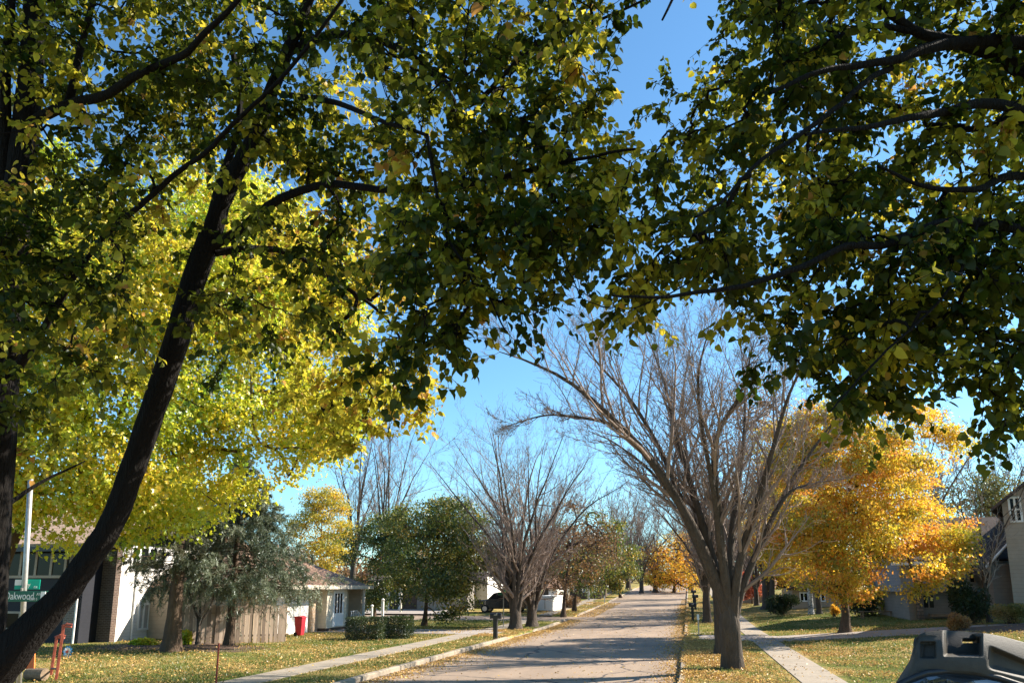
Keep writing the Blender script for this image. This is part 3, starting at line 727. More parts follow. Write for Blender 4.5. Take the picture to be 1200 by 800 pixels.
def traced(b, trunkpts, limbpts, d0, seed, dz=3.5, n=18):
    rng = np.random.default_rng(seed)
    tp = smooth_path([np.array(b)-(0, 0, .15)]+[P(x, y, d0) for x, y in trunkpts], 14)
    lp, lr = [], []
    for pts, r0, sgn in limbpts:
        q = [P(x, y, d0+sgn*dz*(i/(len(pts)-1))**1.3) for i, (x, y) in enumerate(pts)]
        lp.append(smooth_path(q, n)); lr.append(r0*.92*(1-np.linspace(0, 1, n))**1.15+.014)
    return tp, lp, lr
b1 = ground(858, 783); d1 = float((b1-CAM)@FW)
LM = [([(855, 730), (836, 672), (800, 596), (760, 536), (720, 492), (668, 448), (620, 424), (585, 412)], .20, -.3),
      ([(748, 522), (718, 498), (672, 488), (636, 487), (592, 500)], .06, -.5),
      ([(852, 715), (828, 630), (796, 520), (776, 440), (752, 380)], .15, .6),
      ([(855, 720), (842, 616), (838, 520), (868, 460), (884, 398)], .17, -.8),
      ([(858, 725), (856, 640), (868, 548), (873, 480), (868, 400)], .15, .8),
      ([(857, 738), (867, 656), (896, 560), (924, 464), (950, 415)], .17, -.5),
      ([(857, 744), (866, 700), (886, 648), (924, 570), (960, 516), (990, 478)], .17, .35),
      ([(905, 606), (926, 576), (955, 566), (992, 560)], .06, .2),
      ([(848, 712), (808, 616), (780, 540), (740, 470), (700, 425), (680, 392)], .13, .9),
      ([(846, 705), (815, 600), (800, 480), (810, 400)], .11, 1.0),
      ([(850, 700), (838, 590), (818, 460), (830, 385)], .11, -1.0),
      ([(850, 712), (815, 625), (770, 560), (722, 520), (690, 505)], .09, 1.0)]
tp, lp, lr = traced(b1, [(858, 770), (855, 735), (853, 705), (852, 670)], LM, d1, 5)
g_bare = 'bare maples along the kerbs'
bare_tree('bare_maple_tree', 'largest bare maple, on the right verge, its trunk splitting into many limbs', b1, 0, 0, 51, group=g_bare, limbs=(tp, np.interp(np.linspace(0, 1, 14), [0, .55, 1], [.335, .32, .06]), np.array(lp), np.array(lr)), dens=(19, 10, 8), rt=.0040, lens=(.34, .42, .55))
bare_tree('bare_maple_tree', 'bare maple half hidden directly behind the largest bare maple', ground(845, 767), 10.5, 4.6, 52, .24, 7, 2.6, (14, 9, 6), g_bare, rt=.0045)
b3 = ground(829, 729)
bare_tree('bare_maple_tree', 'bare maple leaning over the road, left of the largest trunk', b3, 11, 6, 53, .32, 7, 2.4, (13, 9, 6), g_bare)
bare_tree('bare_maple_tree', 'left one of the twin bare maples at the side street corner', ground(604, 737), 14.6, 7.0, 54, .40, 9, 1.5, (13, 9, 7), g_bare, rt=.0036)
bare_tree('bare_maple_tree', 'right one of the twin bare maples at the side street corner', ground(623, 734), 14.0, 7.0, 55, .38, 8, 1.4, (13, 9, 7), g_bare, rt=.0036)
g_back = 'bare trees beyond the houses'
bare_tree('bare_tree', 'tall bare tree with upright limbs above the yellow orange tree', ground(412, 708), 24, 5.5, 56, .4, 6, 5, (10, 7, 5), g_back, rt=.011)
bare_tree('bare_tree', 'tall bare tree between the dark green and round olive trees', ground(450, 708), 24.5, 6, 57, .4, 7, 5, (10, 7, 5), g_back, rt=.011)
proto = bare_tree('bare_tree', 'bare grey tree at the bend of the road, left of the amber tree', ground(752, 694), 15, 7.0, 58, .36, 8, 2.5, (12, 8, 6), g_back, rt=.010)
bare_tree('young_tree', 'slender young bare tree with several pale stems in the right mulch bed', ground(1160, 729), 9.2, 2.9, 59, .13, 6, 1.9, (8, 6, 4), None, twig='twig_pale')
bare_tree('bare_tree', 'dark trunked tree right of the little red tree', ground(901, 713), 11, 5, 60, .55, 6, 3.0, (9, 6, 4), g_back, rt=.012)
bare_tree('birch_tree', 'white barked birch left of the golden maple trunk', ground(951, 719), 9, 2.6, 61, .2, 5, 3.4, (8, 6, 4), None, bark='birch')
bare_tree('small_tree', 'small bare tree with pale forked stems in front of the wooden fence', ground(231, 757), 4.6, 2.2, 62, .1, 5, 1.0, (7, 5, 4), None, twig='twig_pale')

def copy_tree(src, loc, rz, s, label):
    r = src.copy(); C.objects.link(r); r.location = tuple(loc); r.rotation_euler = (0, 0, rz); r.scale = (s, s, s); r['label'] = label
    for ch in list(src.children):
        c = ch.copy(); C.objects.link(c); c.parent = r
    return r
far = [(768, 693, 1.1, 'bare grey tree directly behind the one at the road bend'), (838, 700, .95, 'bare tree beyond the leaning maple on the right verge'),
       (706, 700, 1.0, 'bare tree above the far left driveway'), (872, 704, 1.05, 'bare tree behind the little red tree'),
       (640, 704, 1.1, 'bare tree behind the twin bare maples'), (585, 703, 1.0, 'bare tree behind the round olive tree'),
       (975, 704, 1.1, 'bare tree behind the golden maple'), (1075, 704, 1.15, 'bare tree behind the blue grey house'),
       (736, 691, 1.3, 'tallest bare tree closing the end of the road'), (810, 691, 1.25, 'bare tree behind the amber tree'),
       (545, 700, 1.0, 'bare tree above the black vehicle'), (960, 719, .62, 'dark forked bare tree just right of the birch'), (887, 709, .75, 'dark trunked tree left of the little red tree'), (1180, 700, 1.1, 'bare tree beside the gabled house on the right')]
for i, (px, py, s, lab) in enumerate(far): copy_tree(proto, ground(px, py), 1.3*i+.6, s, lab)

# ---- conifers
def spruce(name, label, px, py, H, R, mat, seed, trunk_r, sparse=1.0, z0=.14, needle=.11, hue=(.5, .25), group=None, bias=0.0):
    rng = np.random.default_rng(seed); b = ground(px, py); root = root_of(name, label, 'tree', b, group)
    tp = smooth_path([b-(0, 0, .1), b+(.05, 0, H*.4), b+(0, .05, H)], 20)
    trunk_mesh([(tp, flare(tp, np.linspace(trunk_r, .03, 20), 1.35))], 12, seed).build('trunk', M['bark_brown'], root, smooth=True)
    nb = int(105*sparse); z = z0*H+(H*.98-z0*H)*np.sort(rng.random(nb))**1.15
    az = np.arange(nb)*2.4+rng.normal(size=nb)*.3; f = 1-(z/H)
    L = R*np.clip(f*1.3, .06, 1)**1.0*rng.uniform(.68, 1.12, nb)*(1+bias*np.cos(az))
    n = 9; t = np.linspace(0, 1, n)
    dirs = np.stack([np.cos(az), np.sin(az), 0*az], 1)
    pa = b+dirs[:, None]*(L[:, None]*t)[..., None]; pa[..., 2] = b[2]+z[:, None]+L[:, None]*(-.30*t+.24*t**2+.05*np.sin(3*t))
    ra = np.maximum(.035*(1-t)[None]*(L[:, None]/R), .008)
    mb = MB(); V, Q = tubes(pa, ra, 4); mb.add(V, Q)
    tw, tr = spawn(pa, ra, 15, .22, L*.36, .95, 5, rng, -.16, .10, .5, .005, taper_t=.65)
    V, Q = tubes(tw, tr, 3); mb.add(V, Q); mb.build('branches', M['bark_brown'], root)
    t2, _ = spawn(tw, tr, 4, .2, np.linalg.norm(tw[:, -1]-tw[:, 0], axis=1)*.5, .8, 4, rng, -.3, .1, .5, .004)
    lf = MB(); hb = hue[0]+hue[1]*rng.normal(size=nb)
    for q, m, rep in ((tw, 30, 15), (t2, 22, 60)):
        K, nn, _ = q.shape
        tt = rng.random((K, m))*(nn-1)*.999; i = tt.astype(int); u = (tt-i)[..., None]; k = np.arange(K)[:, None]
        pos = q[k, i]*(1-u)+q[k, i+1]*u; T = unit(q[k, i+1]-q[k, i])
        d = T*.8+.75*rng.normal(size=pos.shape)
        h = np.repeat(hb, rep)[:, None]+.15*rng.normal(size=(K, m))
        leaves(lf, pos.reshape(-1, 3), d.reshape(-1, 3), needle*rng.uniform(.7, 1.3, K*m), h.ravel(), rng, NEEDLE, 1.0)
    lf.build('needles', M[mat], root, hue=True); return root
g_con = 'conifers by the wooden fence'
spruce('spruce_tree', 'dense blue green spruce drooping over the wooden fence', 268, 757, 8.8, 4.6, 'needle', 71, .22, 1.3, .29, .12, (.55, .28), g_con, .14)
spruce('spruce_tree', 'sparse dark conifer with a thick brown trunk in front of the white wall', 200, 763, 8.6, 3.3, 'pine', 72, .38, .5, .40, .11, (.6, .25), g_con, -.2)

# ---- hedges and bushes
def bush(name, label, px, py, sx, sy, sz, mat, seed, n=3500, leaf=.07, hue=(.4, .25), box=False, group=None, loc=None, stems=True):
    rng = np.random.default_rng(seed); b = ground(px, py) if loc is None else np.array(loc, float)
    root = thing(name, label, 'hedge' if box else 'bush', b, group)
    if box:
        q = rng.uniform(-1, 1, (n, 3)); k = rng.integers(0, 3, n); s = rng.choice([-1, 1], n); out = rng.random(n) < .72
        q[np.arange(n)[out], k[out]] = s[out]*rng.normal(.96, .05, out.sum())
    else:
        lc = unit(rng.normal(size=(7, 3)))*.45; w = rng.integers(0, 7, n); q = lc[w]+.55*unit(rng.normal(size=(n, 3)))*rng.random((n, 1))**.4
    pos = b+q*np.array([sx, sy, sz/2])+np.array([0, 0, sz/2]); pos[:, 2] = np.maximum(pos[:, 2], b[2]+.02)
    d = unit(q)+.7*rng.normal(size=q.shape)
    lf = MB(); cl = np.sin(pos[:, 0]*4+seed)*np.cos(pos[:, 1]*4)*.15+.2*np.sin(pos[:, 2]*5+pos[:, 0]*3)
    leaves(lf, pos, d, leaf*rng.uniform(.6, 1.4, n), hue[0]+cl+hue[1]*rng.normal(size=n)*.6, rng, SIMPLE, 1.0)
    lf.build('foliage', M[mat], root, hue=True)
    ns = 26; e = pos[rng.integers(0, n, ns)]; s = b+np.stack([rng.uniform(-.35, .35, ns)*sx, rng.uniform(-.35, .35, ns)*sy, 0*np.arange(ns)-.03], 1)
    pa = np.stack([s, s*.5+e*.5+rng.normal(size=(ns, 3))*.05, e], 1); V, Q = tubes(pa, np.full((ns, 3), .012), 4)
    MB().add(V, Q).build('stems', M['bark_brown'], root); return root
g_h = 'clipped hedges by the tan house'
bush('clipped_hedge', 'left clipped dark hedge in front of the tan house', 430, 748.5, .86, .7, 1.05, 'hedge', 81, 9000, .06, box=True, group=g_h)
bush('clipped_hedge', 'right clipped dark hedge, the one nearer the road', 467, 747, .60, .6, 1.05, 'hedge', 82, 7000, .06, box=True, group=g_h)
bush('bush', 'small dark rounded bush at the foot of the porch steps', 423, 735, .5, .5, .8, 'hedge', 83, 1500, .07)
g_b = 'bushes on the right lawns'
bush('bush', 'small orange brown bush at the edge of the right mulch bed', 1123, 739, .62, .55, .95, 'rust', 84, 3500, .06, (.95, .2), group=g_b)
bush('bush', 'big dark upright bush left of the slender young tree', 1140, 731, 1.1, 1.0, 2.9, 'hedge', 85, 6500, .09, (.35, .3), group=g_b)
bush('bush', 'yellow tan mounded bush right of the slender young tree', 1186, 731, 1.0, .8, 1.15, 'shrub', 86, 5000, .07, (.45, .25), group=g_b)
bush('clipped_hedge', 'long dark hedge behind the yellow tan bush', 1192, 718, 2.2, .6, 1.9, 'hedge', 87, 9000, .08, box=True)
bush('bush', 'low dark spreading bush by the birch', 918, 721, 1.7, 1.0, 1.7, 'hedge', 88, 4500, .1, (.45, .3), group=g_b)
bush('bush', 'dark bush under the yellow leaved sapling', 1012, 722, 1.6, 1.0, 1.6, 'hedge', 89, 4500, .09, (.3, .3), group=g_b)
bush('bush', 'tiny bright yellow plant left of the golden maple trunk', 978, 722, .35, .3, .8, 'orange', 90, 500, .12, (.9, .2), group=g_b)
bush('bush', 'yellow grass clump beside the thick conifer trunk', 216, 757, .35, .3, .7, 'maple', 91, 900, .11, (.7, .2))
bush('bush', 'low yellow plants under the window of the white wall', 172, 757, .9, .35, .35, 'maple', 92, 1200, .09, (.6, .2))
bush('bush', 'round pale green bush near the far end of the road', 712, 697, 2.6, 2.0, 3.4, 'green', 93, 3500, .2, (.75, .2), group='bushes along the far road')
bush('bush', 'wide dark bush mass left of the far lamp post', 688, 697, 4.2, 2.4, 4.2, 'hedge', 94, 6000, .22, (.35, .3), group='bushes along the far road')
bush('bush', 'pale green bush between the bare trunks at the road end', 775, 691, 2.6, 2.0, 3.0, 'green', 95, 3000, .22, (.6, .2), group='bushes along the far road')
bush('bush', 'reddish brown bush beyond the white storage box', 664, 712, 1.6, 1.0, 1.6, 'rust', 96, 2500, .14, (.4, .3), group='bushes along the far road')

# far wood closing the view
def far_wood():
    rng = np.random.default_rng(77); lf = MB(); n = 26000
    x = rng.uniform(-190, 150, n); y = 215+35*rng.random(n)+np.abs(x)*.05
    hmax = 8+3.5*np.sin(x*.13)+2.5*np.sin(x*.37+1)+1.5*rng.normal(size=n)
    z = lawn(x, y)+hmax*rng.random(n)**.8
    h = .35+.25*np.sin(x*.21+2)+.2*rng.normal(size=n)
    leaves(lf, np.stack([x, y, z], 1), rng.normal(size=(n, 3)), rng.uniform(.6, 1.3, n), h, rng, STAR, 1.5)
    setting(lf.build('far_wood', M['rust'], None, hue=True), 'stuff')
far_wood()

# ------------------------------------------------------------------ fallen leaves and grass
def scatter():
    rng = np.random.default_rng(5)
    def onlawn(x, y):
        road = (x > RX0-.2) & (x < RX1+.2)
        walk = ((x > -12.7) & (x < -11.3)) | ((x > 2.6) & (x < 4.3) & ((y < 39) | (y > 43)))
        drv = ((x > -.6) & (x < 20) & (y > 38.9) & (y < 43.1)) | ((x > -24) & (x < RX0) & (y > 40.9) & (y < 45.1))
        side = (x < RX0) & (y > CROSS[0]) & (y < CROSS[1])
        hs = (x < -20.5) & (y > 37.5) | (x < -26.4) & (y > 29.8)
        return ~(road | walk | drv | side | hs)
    # grass
    n = 260000; x = rng.uniform(-30, 24, n); y = 17+46*rng.random(n)**1.35
    k = onlawn(x, y); x, y = x[k], y[k]; n = len(x)
    ln = .055*rng.uniform(.6, 1.5, n)*(1+.4*np.sin(x*1.7)*np.cos(y*1.3))
    a = rng.uniform(0, 2*np.pi, n); w = .011*(1+y/40)
    b = np.stack([x, y, lawn(x, y)-.005], 1); s = np.stack([np.cos(a), np.sin(a), 0*a], 1)*w[:, None]
    t = b+np.stack([rng.normal(size=n)*.35*ln, rng.normal(size=n)*.35*ln, ln], 1)
    V = np.stack([b-s, b+s, t], 1).reshape(-1, 3)
    hue = np.clip(.42+.22*np.sin(x*.6+1.3*np.sin(y*.4))+.16*rng.normal(size=n), 0, 1)
    setting(mk('grass', V, [np.arange(3*n).reshape(-1, 3)], M['grass'], hue=np.repeat(hue, 3)), 'stuff')
    # litter
    P_ = []
    def add(n, fx, fy, sx=None):
        P_.append((fx(n), fy(n)))
    U = rng.uniform
    add(26000, lambda n: U(-28, -9.4, n), lambda n: 17+30*rng.random(n)**1.2)
    add(34000, lambda n: -.3+np.abs(rng.normal(size=n))*3.0, lambda n: 19+22*rng.random(n))
    add(22000, lambda n: 3+U(0, 14, n), lambda n: 21+26*rng.random(n))
    add(9000, lambda n: RX0+.1+np.abs(rng.normal(size=n))*.55, lambda n: 16+44*rng.random(n))
    add(12000, lambda n: RX1+.15-np.abs(rng.normal(size=n))*.5+.25*rng.random(n), lambda n: 16+70*rng.random(n))
    add(7000, lambda n: RX0+.6-U(0, 2.6, n), lambda n: 39+8*rng.random(n))
    add(12000, lambda n: U(RX0-6, RX0+1.5, n), lambda n: 64+25*rng.random(n))
    add(9000, lambda n: U(-1, 6, n), lambda n: 50+50*rng.random(n))
    add(1800, lambda n: U(RX0, RX1, n), lambda n: 17+60*rng.random(n))
    x = np.concatenate([p[0] for p in P_]); y = np.concatenate([p[1] for p in P_])
    clump = np.sin(x*.9+2*np.sin(y*.5))*np.sin(y*.7+x*.3)+.6*np.sin(x*2.3+y*1.9); inr = (x > RX0) & (x < RX1)
    hs = (x < -21) & (y > 37.5) | (x < -26.3) & (y > 29.8)
    k = ((rng.random(len(x)) < .52+.5*clump) | inr) & ~hs; x, y, inr = x[k], y[k], inr[k]; n = len(x)
    z = np.where(inr, base(x, y)+.012, lawn(x, y)+.05*rng.random(n)+.03)
    d = rng.normal(size=(n, 3))*np.array([1, 1, .3])
    onw = ((x > -12.65) & (x < -11.35)) | ((x > 2.7) & (x < 4.2)) | ((x > 0) & (x < 20) & (y > 39) & (y < 43)); kk = ~onw | (rng.random(n) < .10); x, y, z, d, n = x[kk], y[kk], z[kk], d[kk], int(kk.sum())
    lf = MB(); leaves(lf, np.stack([x, y, z], 1), d, .060*rng.uniform(.7, 1.4, n)*(1+np.clip(y-45, 0, 60)/60), rng.beta(2, 2, n), rng, SIMPLE, .5)
    setting(lf.build('fallen_leaves', M['litter'], None, hue=True), 'stuff')
scatter()

# ------------------------------------------------------------------ houses
def window(parent, axis, at, u0, u1, z0, z1, face=-1, mull=1, frame='white', fr=.09, pane='glass', hbar=False, proud=.06):
    """frame proud of a wall at plane axis=at; face = side it looks to; panes as a child"""
    m = MB()
    def bx(ua, ub, za, zb, d0, d1):
        a, b = sorted((at+face*d0, at+face*d1))
        if axis == 1: m.box(ua, ub, a, b, za, zb)
        else: m.box(a, b, ua, ub, za, zb)
    bx(u0, u1, z0, z0+fr, -.02, proud+.02); bx(u0, u1, z1-fr, z1, -.02, proud)
    bx(u0, u0+fr, z0+fr, z1-fr, -.02, proud); bx(u1-fr, u1, z0+fr, z1-fr, -.02, proud)
    for i in range(1, mull):
        c = u0+(u1-u0)*i/mull; bx(c-fr/2, c+fr/2, z0+fr, z1-fr, -.02, proud-.01)
    if hbar: c = (z0+z1)/2; bx(u0+fr, u1-fr, c-fr*.3, c+fr*.3, -.02, proud-.015)
    w = m.build('window', M[frame], parent)
    g = MB(); e = at+face*.012
    if axis == 1: g.quad((u0+fr*.5, e, z0+fr*.5), (u1-fr*.5, e, z0+fr*.5), (u1-fr*.5, e, z1-fr*.5), (u0+fr*.5, e, z1-fr*.5))
    else: g.quad((e, u0+fr*.5, z0+fr*.5), (e, u1-fr*.5, z0+fr*.5), (e, u1-fr*.5, z1-fr*.5), (e, u0+fr*.5, z1-fr*.5))
    o = mk('pane', np.concatenate(g.V), g.F, M[pane], parent)
    o.parent = w; return w

def gable_y(mb, x0, x1, y0, y1, ze, zr, ov=.4, th=.16):               # ridge along x, slopes facing -y and +y
    ym = (y0+y1)/2; k = (zr-ze)/(ym-y0)
    mb.prism([(y0-ov, ze-ov*k), (ym, zr), (y1+ov, ze-ov*k), (y1+ov, ze-ov*k+th), (ym, zr+th*1.15), (y0-ov, ze-ov*k+th)], 0, x0-ov, x1+ov)
def gable_x(mb, x0, x1, y0, y1, ze, zr, ov=.4, th=.16):               # ridge along y
    xm = (x0+x1)/2; k = (zr-ze)/(xm-x0)
    mb.prism([(x0-ov, ze-ov*k), (xm, zr), (x1+ov, ze-ov*k), (x1+ov, ze-ov*k+th), (xm, zr+th*1.15), (x0-ov, ze-ov*k+th)], 1, y0-ov, y1+ov)

# -- big two-level house, left
def house_left():
    r = thing('house', 'dark two-level house with brown roof and a white side wall, far left', 'house', (-30, 33, .12))
    ya = 30.3; xb = xat(79, ya); xw = xat(98, ya); yb = yat(118, xw); xc = xat(134, yb)
    MB().box(-46, xb, ya, 42, 0, 4.75).build('siding_wall', M['navy'], r)
    MB().box(xb, xw-.25, ya-.05, 42, 0, 4.7).build('brick_wall', M['brick_grey'], r)
    MB().box(xw-.25, xw, ya-.02, yb, 0, 4.6).build('side_panel', M['navy'], r)
    MB().box(xw-.3, xc, yb, yb+.35, 0, 4.55).build('brick_column', M['brick_dark'], r)
    MB().box(xw-.3, xc-.08, yb+.35, 42, 0, 4.65).build('white_wall', M['white_side'], r)
    mb = MB(); gable_y(mb, -46, xc-.2, ya-.2, 42.5, 4.75, 7.3, .6); mb.build('roof', M['shingle_tan'], r)
    MB().box(-46.6, xw+.6, ya-.95, ya-.83, 4.3, 4.52).build('gutter', M['black_p'], r)
    z0, z1 = zat(40, 677, ya), zat(40, 640, ya)
    window(r, 1, ya, xat(4, ya), xat(76, ya), z0, z1, -1, 4, 'beige', .13, 'glass')
    z0, z1 = zat(40, 738, ya), zat(40, 716, ya)
    window(r, 1, ya, xat(10, ya), xat(64, ya), z0, z1, -1, 3, 'beige', .1, 'glass')
    xf = xc-.08
    window(r, 0, xf, yat(164, xf), yat(189, xf), zatx(176, 737, xf), zatx(176, 706, xf), 1, 4, 'white', .1, 'blind')
    window(r, 0, xf, yat(150, xf), yat(190, xf), zatx(170, 668, xf), zatx(170, 640, xf), 1, 4, 'white', .1, 'glass')
    MB().tube([(xf+.06, yat(158, xf), .1), (xf+.06, yat(158, xf), 4.5)], .05, 8).build('downspout', M['white'], r)
    MB().tube([(xb+.72, ya-.12, .1), (xb+.72, ya-.12, 4.4)], .05, 8).build('downspout', M['white'], r)
house_left()

# -- tan house with hipped roof
def house_tan():
    x1 = -21.3
    yg0, yg1 = 37.0, yat(366, x1); yp1 = yat(376, x1)+.1
    r = thing('house', 'small tan house with a hipped brown roof and white doors', 'house', (x1-4, 42, .12))
    xj = x1+.55
    ya = yat(384, xj); yb = yat(407, xj); yc = yat(416.5, xj-.9); ye = yat(428.5, xj)
    MB().box(x1-8, x1-.3, yg0-3, yp1, 0, 2.75).build('garage_wall', M['tan'], r)
    gd = MB(); gd.box(x1-.3, x1-.18, yg0, yg1, .1, 2.25)
    for i in range(4): gd.box(x1-.18, x1-.155, yg0+.05, yg1-.05, .14+i*.53, .14+i*.53+.49)
    gd.build('garage_door', M['white'], r)
    MB().box(x1-.3, x1-.12, yg0-.2, yg1+.12, 2.25, 2.5).build('garage_trim', M['offwhite'], r)
    MB().box(x1-.3, x1, yg1+.12, yp1, 0, 2.72).build('brick_pillar', M['brick_tan'], r)
    MB().box(x1-8, xj, ya, yb, .32, 2.72).build('front_wall', M['cream'], r)
    MB().box(x1-8, xj-.06, ya+.06, ye-.06, .02, .32).build('foundation', M['brick_dark'], r)
    MB().box(x1-8, xj-1.0, yb, ye-.02, .32, 2.72).build('porch_wall', M['cream'], r)
    MB().box(xj-1.0, xj-.12, ye-.4, ye-.02, .32, 2.7).build('porch_end', M['tan'], r)
    MB().box(xj-1.0, xj, yb, ye, .2, .32).build('porch_floor', M['wood'], r)
    yd0, yd1 = yat(390.5, xj), yat(403, xj)
    d = MB(); d.box(xj, xj+.05, yd0, yd1, .38, 2.55); dd = d.build('door', M['white'], r)
    g = MB(); w = (yd1-yd0)/4
    for i in range(3): g.box(xj+.05, xj+.062, yd0+w*(i+.62), yd0+w*(i+1.22), 1.15, 2.3)
    o = g.build('door_panes', M['glass'], r); o.parent = dd
    window(r, 0, xj-1.0, yb+.35, ye-.75, .95, 2.4, 1, 4, 'white', .1, 'glass')
    MB().box(xj-.12, xj, ye-.12, ye, .32, 2.7).build('porch_post', M['white'], r)
    rl = MB(); y_s = yb+.5
    for i in range(7): rl.tube([(xj+.1, y_s+i*.28, .3 if i < 3 else .15), (xj+.1, y_s+i*.28, 1.2-max(0, i-3)*.12)], .025, 6)
    rl.tube([(xj+.1, y_s-.1, 1.2), (xj+.1, y_s+.84, 1.2), (xj+.1, y_s+1.75, .82)], .035, 6); rl.tube([(xj+.1, y_s+1.75, .12), (xj+.1, y_s+1.75, .85)], .04, 6)
    rl.build('railing', M['white'], r)
    st = MB()
    for i in range(3): st.box(xj+.02+i*.32, xj+.34+i*.32, yb+.1, yb+1.9, 0, .33-.1*i)
    st.build('steps', M['brick_tan'], r)
    # hipped roof
    ov = .45; X0, X1, Y0, Y1, ze = x1-8-ov, xj+ov, yg0-3.2, ye+ov*.3, 2.68
    zt = 4.75; a, bq = X1-4.2, Y1-4.2; V = [(X0, Y0, ze), (X1, Y0, ze), (X1, Y1, ze), (X0, Y1, ze), (X0+4, Y0+3.8, zt), (a, Y0+3.8, zt), (a, bq, zt), (X0+4, bq, zt)]
    mk('roof', V, [np.array([(0, 1, 5, 4), (1, 2, 6, 5), (2, 3, 7, 6), (3, 0, 4, 7), (4, 5, 6, 7), (3, 2, 1, 0)])], M['shingle'], r)
    f = MB(); f.box(X1, X1+.05, Y0, Y1, ze-.12, ze+.1); f.box(X0, X1, Y1, Y1+.05, ze-.12, ze+.1); f.build('fascia', M['offwhite'], r)
house_tan()

# -- beige garage house behind the olive tree
def house_far():
    p = ground(497, 714); Y = p[1]; z = p[2]
    r = thing('house', 'beige garage and dark brick house behind the round olive tree', 'house', p)
    xa, xb, xc, xd = xat(436, Y), xat(489, Y), xat(548, Y), xat(562, Y)
    MB().box(xa, xb, Y+.5, Y+9, z-.3, z+2.9).build('brick_wall', M['brick_dark'], r)
    MB().box(xb, xc, Y, Y+8, z-.3, z+2.7).build('garage_wall', M['taupe'], r)
    MB().box(xc, xd, Y+3, Y+10, z-.3, z+3.2).build('side_wall', M['white_side'], r)
    g = MB(); g.box(xb+.7, xc-.5, Y-.05, Y, z, z+2.2)
    for i in range(4): g.box(xb+.75, xc-.55, Y-.07, Y-.05, z+.04+i*.54, z+.5+i*.54)
    g.build('garage_door', M['beige'], r)
    mb = MB(); gable_y(mb, xa, xb, Y+.5, Y+9, z+2.9, z+4.8, .5); gable_y(mb, xb+.5, xd, Y, Y+8, z+2.75, z+4.3, .5); mb.build('roof', M['shingle_dark'], r)
    for c in (446, 461): window(r, 1, Y+.5, xat(c, Y), xat(c+9, Y), z+.9, z+2.2, -1, 2, 'white', .12)
    pl = MB()
    for c in (444, 457, 470): pl.box(xat(c, Y)-.08, xat(c, Y)+.08, Y-.4, Y-.24, z, z+2.7)
    pl.build('porch_posts', M['white'], r)
house_far()

# -- blue grey split-level house, right
def house_right():
    Y = 50.0; xc = xat(1056, Y); z = float(lawn(xc, Y))
    r = thing('house', 'blue grey split-level house with dark roof behind the golden maple', 'house', (xc, Y, z))
    xe = xat(1215, Y); zo = zat(1056, 693, Y); ze = zat(1100, 652, Y); yb = Y+9
    MB().box(xc, xe, Y, yb, zo, ze).build('upper_wall', M['bluegrey'], r)
    MB().box(xc+.5, xe, Y+.7, yb-.3, z-.6, zo).build('lower_wall', M['taupe'], r)
    MB().box(xc+.9, xat(1081, Y), Y+.25, Y+.7, z-.6, zo-.003).build('stone_pier', M['stone'], r)
    MB().box(xc+.02, xe, Y-.04, Y, zo, zo+.12).build('skirt_trim', M['taupe'], r)
    mb = MB(); gable_y(mb, xc, xe, Y, yb, ze, ze+2.5, .6); mb.build('roof', M['shingle_dark'], r)
    MB().box(xc-.6, xe, Y-.82, Y-.7, ze-.5, ze-.3).build('gutter', M['white'], r)
    window(r, 1, Y+.7, xat(1083, Y), xat(1098, Y), zo-1.0, zo-.15, -1, 2, 'taupe', .07)
    window(r, 1, Y, xat(1136, Y), xat(1144, Y), zo+.5, ze-.35, -1, 1, 'taupe', .07)
    dw = MB(); dw.box(xat(1118, Y), xat(1132, Y), Y-.06, Y, z-.1, zo+.35); dw.build('door', M['tan'], r)
    MB().box(xat(1088, Y), xat(1116, Y), Y-.1, Y+.5, z+.3, z+.45).build('ledge', M['wood'], r)
    # lower wing with a front gable
    Y2 = 47.5; xa, xb = xat(1164, Y2), xat(1230, Y2); z2 = zat(1170, 660, Y2)
    MB().box(xa, xb, Y2, Y-.9, z-.3, z2).build('wing_wall', M['taupe'], r)
    mb = MB(); gable_x(mb, xa, xb, Y2, Y-.9, z2, z2+1.6, .45); mb.build('wing_roof', M['shingle_dark'], r)
    rk = MB(); xm = (xa+xb)/2
    rk.tube([(xa-.45, Y2-.47, z2-.25), (xm, Y2-.47, z2+1.65)], .07, 4); rk.tube([(xm, Y2-.47, z2+1.65), (xb+.45, Y2-.47, z2-.25)], .07, 4)
    rk.build('wing_fascia', M['white'], r)
house_right()

def house_gable():
    Y = 46.0; xa = xat(1186, Y); z = float(lawn(xa, Y)); ze = zat(1186, 590, Y)
    r = thing('house', 'tall beige gabled house cut by the right edge', 'house', (xa, Y, z))
    MB().box(xa, xa+8, Y, Y+9, z-.3, ze).build('wall', M['beige'], r)
    mb = MB(); gable_x(mb, xa, xa+8, Y, Y+9, ze, ze+3.2, .5); mb.build('roof', M['shingle_dark'], r)
    k = 3.2/4; mb = MB(); mb.prism([(xa, ze-.002), (xa+8, ze-.002), (xa+4, ze+3.2)], 1, Y, Y+.2); mb.build('gable', M['beige'], r)
    window(r, 1, Y, xat(1193, Y), xat(1208, Y), zat(1195, 612, Y), zat(1195, 582, Y), -1, 2, 'white', .1, hbar=True)
    r.rotation_euler = (0, 0, -rad(23))
house_gable()

